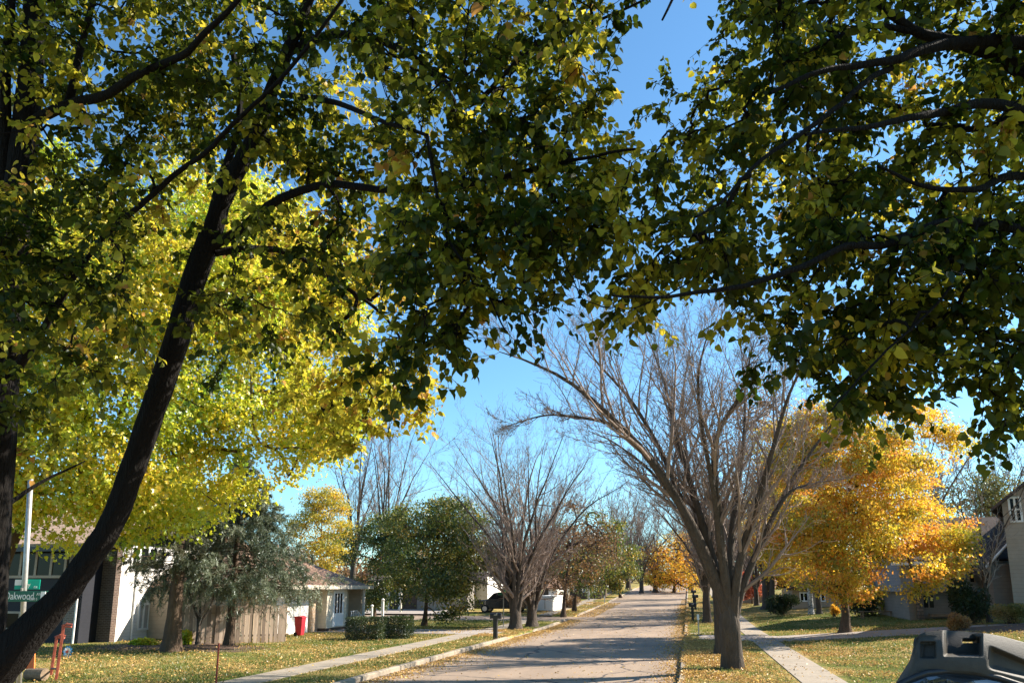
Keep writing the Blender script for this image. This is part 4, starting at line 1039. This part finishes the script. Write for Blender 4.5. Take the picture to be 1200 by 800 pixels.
def small_house(label, px, py, w, h, dep, wall, roof, seed):
    p = ground(px, py); d = (p-CAM)@FW; W = w*d/F; H = h*d/F
    r = thing('house', label, 'house', p, 'houses far down the street')
    MB().box(p[0], p[0]+W, p[1], p[1]+dep, p[2]-.3, p[2]+H).build('wall', M[wall], r)
    mb = MB(); gable_y(mb, p[0], p[0]+W, p[1], p[1]+dep, p[2]+H, p[2]+H*1.7, .5); mb.build('roof', M[roof], r)
    for i in range(3): window(r, 1, p[1], p[0]+W*(.12+.3*i), p[0]+W*(.28+.3*i), p[2]+H*.35, p[2]+H*.8, -1, 2, 'white', .1)
small_house('small white house far behind the twin bare maples', 636, 704, 17, 16, 6, 'white_side', 'shingle', 1)
small_house('tan house with white windows beyond the little red tree', 862, 707, 44, 18, 8, 'tan', 'shingle', 2)
small_house('low brown house behind the birch', 930, 713, 62, 24, 8, 'tan', 'shingle_dark', 3)
small_house('dark brick house hidden behind the far bushes on the left', 668, 701, 36, 20, 8, 'brick_dark', 'shingle_dark', 4)

# -- fence
def fence():
    a, b = ground(203, 757), ground(338, 751.5); u = unit(b-a); L = np.linalg.norm(b-a); n = np.array([u[1], -u[0], 0])
    r = thing('board_fence', 'weathered wooden board fence under the blue green spruce', 'fence', a)
    rng = np.random.default_rng(4); mb = MB(); w = .19; k = int(L/w)
    for i in range(k):
        p = a+u*(i*w); q = p+u*(w-.022); h = 1.72+rng.normal()*.03; o = n*rng.normal()*.015
        f0, f1 = p+o, q+o; g0, g1 = p+o-n*.022, q+o-n*.022
        mb.add([(*f0[:2], f0[2]-.03), (*f1[:2], f1[2]-.03), (*f1[:2], f1[2]+h), (*f0[:2], f0[2]+h), (*g0[:2], g0[2]-.03), (*g1[:2], g1[2]-.03), (*g1[:2], g1[2]+h), (*g0[:2], g0[2]+h)],
               [(0, 1, 2, 3), (5, 4, 7, 6), (1, 5, 6, 2), (4, 0, 3, 7), (3, 2, 6, 7)], hue=rng.random())
    mb.build('boards', M['fence'], r, hue=True)
    for z in (.35, 1.4):
        m2 = MB(); m2.tube([a-n*.06+(0, 0, z), b-n*.06+(0, 0, z)], .045, 4); m2.build('rail', M['wood'], r)
    for t in np.linspace(.03, .97, 4):
        p = a+u*L*t-n*.13; MB().tube([p-(0, 0, .05), p+(0, 0, 1.7)], .06, 6).build('post', M['wood'], r)
fence()

# ------------------------------------------------------------------ small things
def text(body, size, loc, ux, uz, mat, parent, ext=.002, name='lettering', align='LEFT', sx=1.0):
    cu = bpy.data.curves.new(name, 'FONT'); cu.body = body; cu.size = size; cu.extrude = ext; cu.align_x = align
    o = bpy.data.objects.new(name, cu); C.objects.link(o)
    dg = bpy.context.evaluated_depsgraph_get(); me = bpy.data.meshes.new_from_object(o.evaluated_get(dg)); bpy.data.objects.remove(o); bpy.data.curves.remove(cu)
    V = np.array([v.co[:] for v in me.vertices]); ux, uz = np.array(ux, float), np.array(uz, float); n = np.cross(ux, uz)
    W = np.array(loc)+V[:, :1]*sx*ux+V[:, 1:2]*uz+V[:, 2:3]*n
    me.vertices.foreach_set('co', (W-origin(parent)).astype(np.float32).ravel()); me.update(); me.materials.clear(); me.materials.append(mat)
    ob = bpy.data.objects.new(name, me); C.objects.link(ob); ob.parent = parent; return ob

def slab(a, ux, uz, w, h, t, name, mat, parent, bevel=.004):          # thin plate: corner a, width along ux, height along uz
    ux, uz = np.array(ux, float), np.array(uz, float); n = np.cross(ux, uz); a = np.array(a); V = []
    for k in (0, t):
        for (i, j) in ((0, 0), (1, 0), (1, 1), (0, 1)): V.append(a+ux*w*i+uz*h*j-n*k)
    return mk(name, V, [np.array([(0, 1, 2, 3), (7, 6, 5, 4), (0, 4, 5, 1), (1, 5, 6, 2), (2, 6, 7, 3), (3, 7, 4, 0)])], mat, parent, bevel=bevel)

def street_sign():
    d = 13.0; foot = P(20, 800, d); foot[2] = float(lawn(foot[0], foot[1])); top = P(36, 560, d)
    r = thing('street_sign', 'grey pole with two green street name blades, left of the leaning stem', 'street sign', foot)
    base_ = P(28, 700, d); dirn = unit(top-base_); foot2 = base_-dirn*(base_[2]-foot[2])/dirn[2]
    r.location = tuple(foot2)
    mb = MB(); mb.tube([foot2-(0, 0, .05), base_, top], .043, 14); mb.build('pole', M['galv'], r, smooth=True)
    ux = RT; uz = np.array([0, 0, 1.]); n = np.cross(ux, uz)
    a = P(3, 704.5, d-.12); w = 51*d/F; h = 12.3*d/F
    b = slab(a, ux, uz, w, h, .02, 'name_blade', M['sign_green'], r)
    s = slab(a+ux*(w-.1)+uz*.012+n*.0215, ux, uz, .075, h-.024, .02, 'end_panel', M['sign_white'], r, 0)
    s.parent = b
    for body, sz, off, up in (('Oakwood', .175, .02, .038), ('AV', .07, w-.185, .102), ('4200 S', .06, w-.31, .025)):
        t = text(body, sz, a+ux*off+uz*up+n*.003, ux, uz, M['sign_white'], r, sx=.72 if sz > .1 else .9); t.parent = b
    # the crossing street's blade, turned towards the sun
    u2 = unit(ux*.92+np.array([-ux[1], ux[0], 0])*.32); a2 = P(16.5, 690.2, d-.06); h2 = 11.5*d/F; w2 = .38
    n2 = np.cross(u2, uz)
    b2 = slab(a2, u2, uz, w2, h2, .02, 'name_blade', M['sign_green_lit'], r)
    s2 = slab(a2+uz*.07+n2*.003, u2, uz, .10, h2-.075, .004, 'end_panel', M['sign_white'], r, 0); s2.parent = b2
    for body, sz, off, up in (('Sky', .11, .115, .045), ('DR', .05, .29, .02)):
        t = text(body, sz, a2+u2*off+uz*up+n2*.003, u2, uz, M['sign_white'], r, sx=.8); t.parent = b2
    MB().tube([base_-dirn*.02+n*.07-ux*.0, base_+dirn*.17+n*.07], .02, 8).build('bracket', M['galv'], r)
street_sign()

def far_street_sign():
    b = ground(590, 735); d = (b-CAM)@FW; r = thing('street_sign', 'thin steel pole with small green name blades beside the twin bare maples', 'street sign', b)
    top = zat(590, 650, b[1]); MB().tube([b-(0, 0, .05), (b[0], b[1], top)], .035, 8).build('pole', M['galv'], r)
    z1 = zat(590, 697, b[1])
    slab((b[0]-.35, b[1]-.06, z1), (1, 0, 0), (0, 0, 1), .8, .2, .02, 'name_blade', M['sign_green'], r)
    slab((b[0]-.05, b[1]-.05, z1+.22), unit(np.array([.75, .6, 0])), (0, 0, 1), .3, .22, .02, 'name_blade', M['sign_green_lit'], r)
far_street_sign()

def red_posts():
    b = ground(70, 797.5); r = thing('metal_stand', 'pair of faded red metal posts with hooked tops by the leaning stem', 'metal stand', b)
    d = (b-CAM)@FW
    for (xa, ya, xb, yb, dd) in ((65.5, 797, 74.5, 733, 0), (59.5, 790, 66.5, 746, .5)):
        mb = MB(); mb.tube([P(xa, ya, d+dd), P(xb, yb, d+dd)], .052, 4)
        mb.build('post', M['rust_red'], r, bevel=.008)
        t = P(xb, yb, d+dd); mb = MB(); mb.tube([t-RT*.04, t+RT*.09+(0, 0, .06), t+RT*.24+(0, 0, .04), t+RT*.22-(0, 0, .02), t+RT*.06-(0, 0, .01)], [.035, .03, .02, .03, .03], 6)
        mb.build('hook', M['rust_red'], r)
    mb = MB(); mb.tube([P(60.5, 783, d+.45), P(67.5, 783, d)], .03, 6); mb.build('cross_bar', M['black_p'], r)
red_posts()

def orange_panel():
    b = ground(37, 792); r = thing('plastic_panel', 'bright orange plastic panel leaning beside a log at the left edge', 'panel', b)
    d = (b-CAM)@FW; q = [P(30.5, 787.5, d), P(41, 786, d), P(42, 765, d+.2), (P(38, 766, d+.2)), P(33, 771, d+.15)]
    V = q+[p-FW*.05 for p in q]; n = 5
    mk('panel', np.array(V), [np.array([[0, 1, 2, 3, 4]]), np.array([[9, 8, 7, 6, 5]]), np.array([(i, n+i, n+(i+1) % n, (i+1) % n) for i in range(n)])], M['orange_p'], r, bevel=.01)
    q = [P(23, 784, d), P(30, 782, d), P(30.5, 774, d+.1), P(25, 778, d+.1)]; V = q+[p-FW*.05 for p in q]; n = 4
    mk('flap', np.array(V), [np.array([[0, 1, 2, 3], [7, 6, 5, 4]]), np.array([(i, n+i, n+(i+1) % n, (i+1) % n) for i in range(n)])], M['orange_p'], r, bevel=.01)
    a, e = ground(31, 797), ground(52, 797.5); rr = .17
    mb = MB(); mb.tube([a+(0, 0, rr), (a+e)/2+(0, 0, rr*1.05), e+(0, 0, rr)], [rr*.9, rr*.95, rr], 14)
    tag(mb.build('log', M['wood'], None, smooth=False), 'short sawn log lying by the orange panel', 'log')
orange_panel()

def stake():
    b = ground(253, 801); r = thing('metal_stake', 'rusty red metal stake standing alone on the left lawn', 'stake', b)
    h = zat(254, 753, b[1])-b[2]; mb = MB()
    mb.box(b[0]-.022, b[0]+.022, b[1]-.006, b[1]+.006, b[2]-.05, b[2]+h); mb.box(b[0]-.006, b[0]+.006, b[1]+.006, b[1]+.04, b[2]-.05, b[2]+h)
    for i in range(9): mb.box(b[0]-.018, b[0]+.018, b[1]-.014, b[1]-.006, b[2]+.1+i*h/10, b[2]+.125+i*h/10)
    mb.build('bar', M['stake'], r)
stake()

def pinwheel():
    b = ground(80, 771); c = P(79.5, 763, (b-CAM)@FW); r = thing('pinwheel', 'blue and white pinwheel flower on the lawn by the brick wall', 'pinwheel', b)
    MB().tube([b-(0, 0, .03), c+(0, .03, 0)], .012, 6).build('stick', M['galv'], r)
    for ring, (R, mt, nm, off) in enumerate(((.23, 'pw_blue', 'outer_petals', 0), (.17, 'pw_white', 'inner_petals', .03))):
        mb = MB()
        for i in range(10):
            a = i*np.pi/5+ring*.3; u = np.array([np.cos(a), 0, np.sin(a)]); v = np.array([-np.sin(a), 0, np.cos(a)]); q = c-np.array([0, off, 0])
            mb.add([q+u*.04, q+u*R*.7+v*R*.2-np.array([0, .02, 0]), q+u*R, q+u*R*.7-v*R*.2+np.array([0, .02, 0])], [(0, 1, 2, 3)])
        mb.build(nm, M[mt], r)
    mb = MB(); mb.tube([c-(0, .06, 0), c-(0, .03, 0)], .05, 12); mb.build('hub', M['pw_red'], r)
pinwheel()

def bin_():
    b = ground(351, 745); z = b[2]; x, y = b[0], b[1]
    r = thing('wheelie_bin', 'tall red wheelie bin between the fence and the white garage door', 'bin', b)
    V = [(x-.22, y-.24, z+.06), (x+.22, y-.24, z+.06), (x+.22, y+.24, z+.06), (x-.22, y+.24, z+.06), (x-.3, y-.32, z+1.0), (x+.3, y-.32, z+1.0), (x+.3, y+.32, z+1.0), (x-.3, y+.32, z+1.0)]
    mk('body', V, [np.array([(3, 2, 1, 0), (4, 5, 6, 7), (0, 1, 5, 4), (1, 2, 6, 5), (2, 3, 7, 6), (3, 0, 4, 7)])], M['red_p'], r, bevel=.03)
    mb = MB(); mb.prism([(x-.34, z+1.0), (x+.34, z+1.0), (x+.33, z+1.05), (x+.1, z+1.11), (x-.33, z+1.08)], 1, y-.35, y+.35); mb.build('lid', M['red_p'], r, bevel=.015)
    MB().tube([(x-.36, y-.25, z+1.02), (x-.36, y+.25, z+1.02)], .02, 8).build('handle', M['black_p'], r)
    for s in (-1, 1): MB().tube([(x-.2, y+s*.27-.03, z+.12), (x-.2, y+s*.27+.03, z+.12)], .12, 14).build('wheel', M['tyre'], r)
    r.scale = (.74, .74, .95)
bin_()

def mailbox(px, py, label, mat='black_p', h=1.0, rz=0):
    b = ground(px, py); x, y, z = b; r = thing('mailbox', label, 'mailbox', b, 'mailboxes along the kerbs')
    MB().box(x-.1, x+.1, y-.1, y+.1, z-.05, z+h).build('post', M[mat], r, bevel=.01)
    a = np.linspace(0, np.pi, 9); o = [(y-.13, z+h), (y+.13, z+h)]+[(y+.13*np.cos(t), z+h+.16+.13*np.sin(t)) for t in a]
    mb = MB(); mb.prism(o, 0, x-.26, x+.30); bx = mb.build('box', M[mat], r, bevel=.006)
    mb = MB(); mb.box(x+.30, x+.315, y-.1, y+.1, z+h+.03, z+h+.24); mb.build('door', M[mat], r)
    mb = MB(); mb.box(x-.05, x+.12, y-.145, y-.132, z+h+.17, z+h+.21); mb.box(x+.08, x+.12, y-.145, y-.132, z+h+.21, z+h+.3); mb.build('flag', M['galv'], r)
mailbox(580.5, 748.5, 'black mailbox on a thick post beside the left kerb')
mailbox(812, 727, 'dark mailbox beside the right kerb, under the leaning maple', h=1.0)
mailbox(815, 714, 'dark mailbox further up the right kerb', h=1.1)
mailbox(813, 706, 'farthest small mailbox on the right kerb', h=1.1)

def post(name, label, cat, px, py, top, rr, mat, cap=None, group=None):
    b = ground(px, py); h = zat(px, top, b[1])-b[2]; r = thing(name, label, cat, b, group)
    MB().tube([b-(0, 0, .05), b+(0, 0, h)], rr, 8).build('post', M[mat], r)
    if cap == 'lamp':
        c = b+(0, 0, h); mb = MB(); mb.tube([c, c+(0, 0, .05), c+(0, 0, .3)], [.08, .1, .14], 8); mb.build('lantern', M['lamp_glass'], r)
        mb = MB(); mb.tube([c+(0, 0, .3), c+(0, 0, .42)], [.17, .03], 8); mb.build('cap', M['black_p'], r)
    elif cap == 'ball':
        mb = MB(); c = b+(0, 0, h); mb.tube([c, c+(0, 0, .06), c+(0, 0, .14), c+(0, 0, .2)], [.05, .12, .12, .03], 8); mb.build('finial', M[mat], r)
    elif cap == 'plate':
        slab(b+(-.06, -.06, h-.3), (1, 0, 0), (0, 0, 1), .12, .28, .01, 'marker_plate', M['sign_white'], r, 0)
post('white_post', 'white post with pointed finial behind the hedges', 'post', 448, 729, 704, .11, 'white', 'ball')
post('white_post', 'shorter white post next to the porch corner', 'post', 435.5, 727, 711, .08, 'white', 'ball')
post('pole', 'slim pale pole in front of the dark brick house', 'pole', 469.5, 717, 688, .1, 'offwhite')
post('lamp_post', 'pale grey lamp post on the far left lawn', 'lamp post', 690, 703, 684, .13, 'galv', 'lamp')
post('marker_post', 'thin grey green marker post on the grass by the right kerb', 'marker post', 819, 743.5, 719, .032, 'galv', 'plate')
post('reflector_post', 'slender pale post on the far lawn left of the road', 'post', 708.5, 706, 697, .05, 'galv', 'plate')
post('garden_post', 'pale post beside the reddish brown bush', 'post', 666, 712, 686, .1, 'offwhite')

def storage_box():
    p = ground(648, 716); x1, y0, z = p; d = (p-CAM)@FW
    W = 19*d/F; Y1 = yat(661, x1); H = 17*d/F
    r = thing('storage_box', 'large white storage box on the lawn behind the twin bare maples', 'storage box', p)
    MB().box(x1-W, x1, y0, y0+max(1.2, Y1-y0), z+.08, z+H).build('body', M['cab'], r, bevel=.03)
    MB().box(x1-W-.05, x1+.05, y0-.05, y0+max(1.2, Y1-y0)+.05, z+H, z+H+.07).build('lid', M['cab'], r, bevel=.02)
    MB().box(x1-W-.1, x1+.1, y0-.1, y0+max(1.2, Y1-y0)+.1, z-.05, z+.08).build('plinth', M['drive'], r)
    MB().box(x1-W*.52, x1-W*.48, y0-.025, y0-.002, z+.2, z+H-.1).build('door_seam', M['galv'], r)
storage_box()

def bench():
    a, b = ground(1010, 725), ground(1050, 722); u = unit((b-a)*np.array([1, 1, 0])); L = np.linalg.norm(b-a); r = thing('bench', 'low wooden bench in the shade of the blue grey house', 'bench', a)
    n = np.array([-u[1], u[0], 0])
    mb = MB()
    for k in range(3):
        o = a+n*(.13*k)+(0, 0, .46); mb.add([o, o+u*L, o+u*L+n*.115, o+n*.115, o+(0, 0, .05), o+u*L+(0, 0, .05), o+u*L+n*.115+(0, 0, .05), o+n*.115+(0, 0, .05)], [(3, 2, 1, 0), (4, 5, 6, 7), (0, 1, 5, 4), (1, 2, 6, 5), (2, 3, 7, 6), (3, 0, 4, 7)])
    mb.build('seat', M['wood'], r)
    for t in (.06, .94):
        for k in (.04, .33):
            p = a+u*L*t+n*k; MB().tube([p-(0, 0, .03), p+(0, 0, .46)], .05, 6).build('leg', M['wood'], r)
bench()

def suv():
    p = ground(568, 717.5); x, y, z = p
    r = thing('parked_car', 'black boxy estate vehicle parked by the white garage, side on', 'car', p)
    L = 4.8; W = 1.85; prof = [(0, .35), (0, .95), (.15, 1.08), (1.15, 1.16), (1.75, 1.72), (2.1, 1.8), (4.35, 1.8), (4.72, 1.2), (4.8, .95), (4.8, .35)]
    x0 = x-.95
    mb = MB(); mb.prism([(x0+u, z+v) for u, v in prof], 1, y, y+W); mb.build('body', M['car_black'], r, bevel=.06)
    g = MB()
    for (a, b) in ((1.62, 2.4), (2.5, 3.3), (3.4, 4.25)):
        g.add([(x0+a+(0 if a > 2 else -.22), y-.012, z+1.2), (x0+b, y-.012, z+1.2), (x0+b, y-.012, z+1.66), (x0+a+.22*(a < 2), y-.012, z+1.66)], [(0, 1, 2, 3)])
    g.build('windows', M['glass'], r)
    for u in (.95, 3.85):
        for yy in (y-.04, y+W-.18):
            w = MB(); w.tube([(x0+u, yy, z+.36), (x0+u, yy+.22, z+.36)], .36, 20); wh = w.build('wheel', M['tyre'], r)
            m2 = MB(); m2.tube([(x0+u, yy-.015, z+.36), (x0+u, yy+.02, z+.36)], .22, 14); o = m2.build('rim', M['rim'], r); o.parent = wh
    for yy in (y+.12, y+W-.42): MB().box(x0-.02, x0+.03, yy, yy+.3, z+.75, z+.9).build('headlight', M['lamp_glass'], r)
suv()

# -- the plastic cap and curved glass of something parked right beside the camera
def near_vehicle():
    d = 3.3; foot = P(1150, 1250, 3.4); foot[2] = float(lawn(foot[0], foot[1]))
    r = thing('parked_vehicle', 'vehicle with dark grey plastic cap, slotted, over curved glass, lower right corner', 'vehicle', foot)
    s = d/F
    nu, nv = 170, 80
    U = np.linspace(1050, 1262, nu); v = np.linspace(0, 1, nv)
    def top(u):                        # upper edge of the cap
        return np.interp(u, [1050, 1066, 1072, 1077, 1084, 1104, 1120, 1152, 1175, 1200, 1230, 1262], [800, 775, 752, 743, 740, 738, 738.5, 741, 745, 752, 764, 782])
    def bot(u): return np.interp(u, [1050, 1066, 1085, 1110, 1140, 1170, 1200, 1262], [806, 794, 787.5, 785, 787, 793, 803, 832])
    UU, VV = np.meshgrid(U, v); PY = top(UU)+(bot(UU)-top(UU))*VV
    def ss(a, b, t): return sstep(a, b, t)
    def rect(x0, x1, y0, y1, e=2.2): return ss(x0-e, x0+e, UU)*(1-ss(x1-e, x1+e, UU))*ss(y0-e, y0+e, PY)*(1-ss(y1-e, y1+e, PY))
    depth = d+.0000*UU
    depth = depth + .10*(1-VV)**2 + .25*((UU-1140)/100)**2*.35
    depth += .045*rect(1079, 1096, 752, 770, 1.5) + .30*rect(1108, 1149, 730, 767, 2.0)
    tri = ss(1156, 1165, UU)*ss(-2.5, 5.5, PY-(758+np.clip((UU-1162)*.42, 0, 30)))*(1-ss(-2.5, 5.5, PY-(780+(UU-1162)*.25)))
    depth += .05*tri
    depth += .0015*np.sin(UU*.9)*0
    pts = CAM+(FW+((UU-600)/F)[..., None]*RT-((PY-400-SHP)/F)[..., None]*UP)*depth[..., None]
    i = np.arange(nv-1)[:, None]*nu+np.arange(nu-1)[None]; Q = np.stack([i, i+nu, i+nu+1, i+1], -1).reshape(-1, 4)
    cx = UU[:-1, :-1].ravel(); cy = PY[:-1, :-1].ravel()
    hole = (cx > 1127) & (cx < 1147.5) & (cy > 747) & (cy < 752.5)
    o = mk('plastic_cap', pts.reshape(-1, 3), [Q[~hole]], M['cap_p'], r, smooth=True)
    m = o.modifiers.new('thick', 'SOLIDIFY'); m.thickness = .03; m.offset = -1
    # cap's rear skirt, so it has depth from other sides
    SD = unit(ray(1068, 752)*np.array([1, 1, 0]))
    back = pts[0].copy(); q = np.stack([back, back+SD*.32-np.array([0, 0, .02]), back+SD*.42-np.array([0, 0, .35])], 0); i = np.arange(2)[:, None]*nu+np.arange(nu-1)[None]
    k = np.stack([i, i+1, i+nu+1, i+nu], -1).reshape(-1, 4); uu = np.tile(U[:-1], 2); k = k[~((uu > 1106) & (uu < 1150))]
    sk = mk('cap_skirt', q.reshape(-1, 3), [k], M['cap_p'], r, smooth=True); m = sk.modifiers.new('thick', 'SOLIDIFY'); m.thickness = .02
    # curved glass below, falling towards the camera
    nu2, nv2 = 60, 24; u = np.linspace(-1, 1, nu2); w = np.linspace(0, 1, nv2); A, B = np.meshgrid(u, w)
    px = 1125+A*(82+18*B); py = np.interp(px, [1030, 1066, 1085, 1110, 1140, 1170, 1200, 1262], [815, 796, 789, 786.5, 788.5, 794.5, 804.5, 830])+B*150
    dep = d+.02-.9*B**1.1-.05*A**2+.08*A**2*B
    pts2 = CAM+(FW+((px-600)/F)[..., None]*RT-((py-400-SHP)/F)[..., None]*UP)*dep[..., None]
    i = np.arange(nv2-1)[:, None]*nu2+np.arange(nu2-1)[None]; Q = np.stack([i, i+nu2, i+nu2+1, i+1], -1).reshape(-1, 4)
    mk('curved_glass', pts2.reshape(-1, 3), [Q], M['car_glass'], r, smooth=True)
    edge = pts2[0]; f = pts2[:, 0]; MB().tube(np.vstack([f[::-1], edge[1:], pts2[1:, -1]])+(0, 0, .004), .013, 8).build('rubber_seal', M['black_p'], r, smooth=True)
    # the body that carries them, below the frame
    c = P(1140, 1010, 3.2); mb = MB(); mb.box(c[0]-.45, c[0]+.75, c[1]-.3, c[1]+.9, foot[2]+.3, c[2]+.05); mb.build('body', M['car_black'], r, bevel=.08)
    for dx in (-.3, .6):
        w = MB(); w.tube([(c[0]+dx, c[1]-.34, foot[2]+.3), (c[0]+dx, c[1]-.1, foot[2]+.3)], .3, 18); w.build('wheel', M['tyre'], r)
M['car_glass'] = plain('curved tinted glass', (.02, .022, .025), .04, .2, 1, bump=0, spec=1.0, coat=1.0)
near_vehicle()

# ------------------------------------------------------------------ light, sky, camera
SUN_AZ = math.atan2(.87, .49); SUN_EL = rad(34)                        # azimuth from +y towards +x
sc = bpy.context.scene
w = bpy.data.worlds.new('World'); sc.world = w; w.use_nodes = True; nt = w.node_tree; nt.nodes.clear()
sky = nt.nodes.new('ShaderNodeTexSky'); sky.sky_type = 'NISHITA'; sky.sun_disc = False
sky.sun_elevation = SUN_EL; sky.sun_rotation = SUN_AZ; sky.altitude = 250; sky.air_density = 1.0; sky.dust_density = .3; sky.ozone_density = 1.2
bg = nt.nodes.new('ShaderNodeBackground'); bg.inputs[1].default_value = .076; ow = nt.nodes.new('ShaderNodeOutputWorld')
nt.links.new(mixc(nt, sky.outputs[0], (.66, 1.0, 1.14), 1.0, 'MULTIPLY'), bg.inputs[0]); nt.links.new(bg.outputs[0], ow.inputs[0])
sd = Vector((math.sin(SUN_AZ)*math.cos(SUN_EL), math.cos(SUN_AZ)*math.cos(SUN_EL), math.sin(SUN_EL)))
ld = bpy.data.lights.new('sun', 'SUN'); ld.energy = 5.0; ld.angle = rad(.53); ld.color = (1, .90, .76)
lo = bpy.data.objects.new('sun', ld); C.objects.link(lo); lo.rotation_euler = sd.to_track_quat('Z', 'Y').to_euler(); lo.location = (30, 20, 40)

cd = bpy.data.cameras.new('camera'); cam = bpy.data.objects.new('camera', cd); C.objects.link(cam); sc.camera = cam
cd.sensor_width = 36; cd.sensor_fit = 'HORIZONTAL'; cd.lens = F/1200*36; cd.shift_y = SHP/1200; cd.clip_end = 2000; cd.clip_start = .05
cam.location = (0, 0, CZ); cam.rotation_euler = (math.pi/2+PITCH, 0, YAW)
sc.view_settings.view_transform = 'Standard'; sc.view_settings.look = 'None'; sc.view_settings.gamma = 1; sc.view_settings.exposure = 1.55
sc.render.engine = 'CYCLES'; sc.cycles.max_bounces = 8; sc.cycles.diffuse_bounces = 3; sc.cycles.transmission_bounces = 6; sc.cycles.use_denoising = True
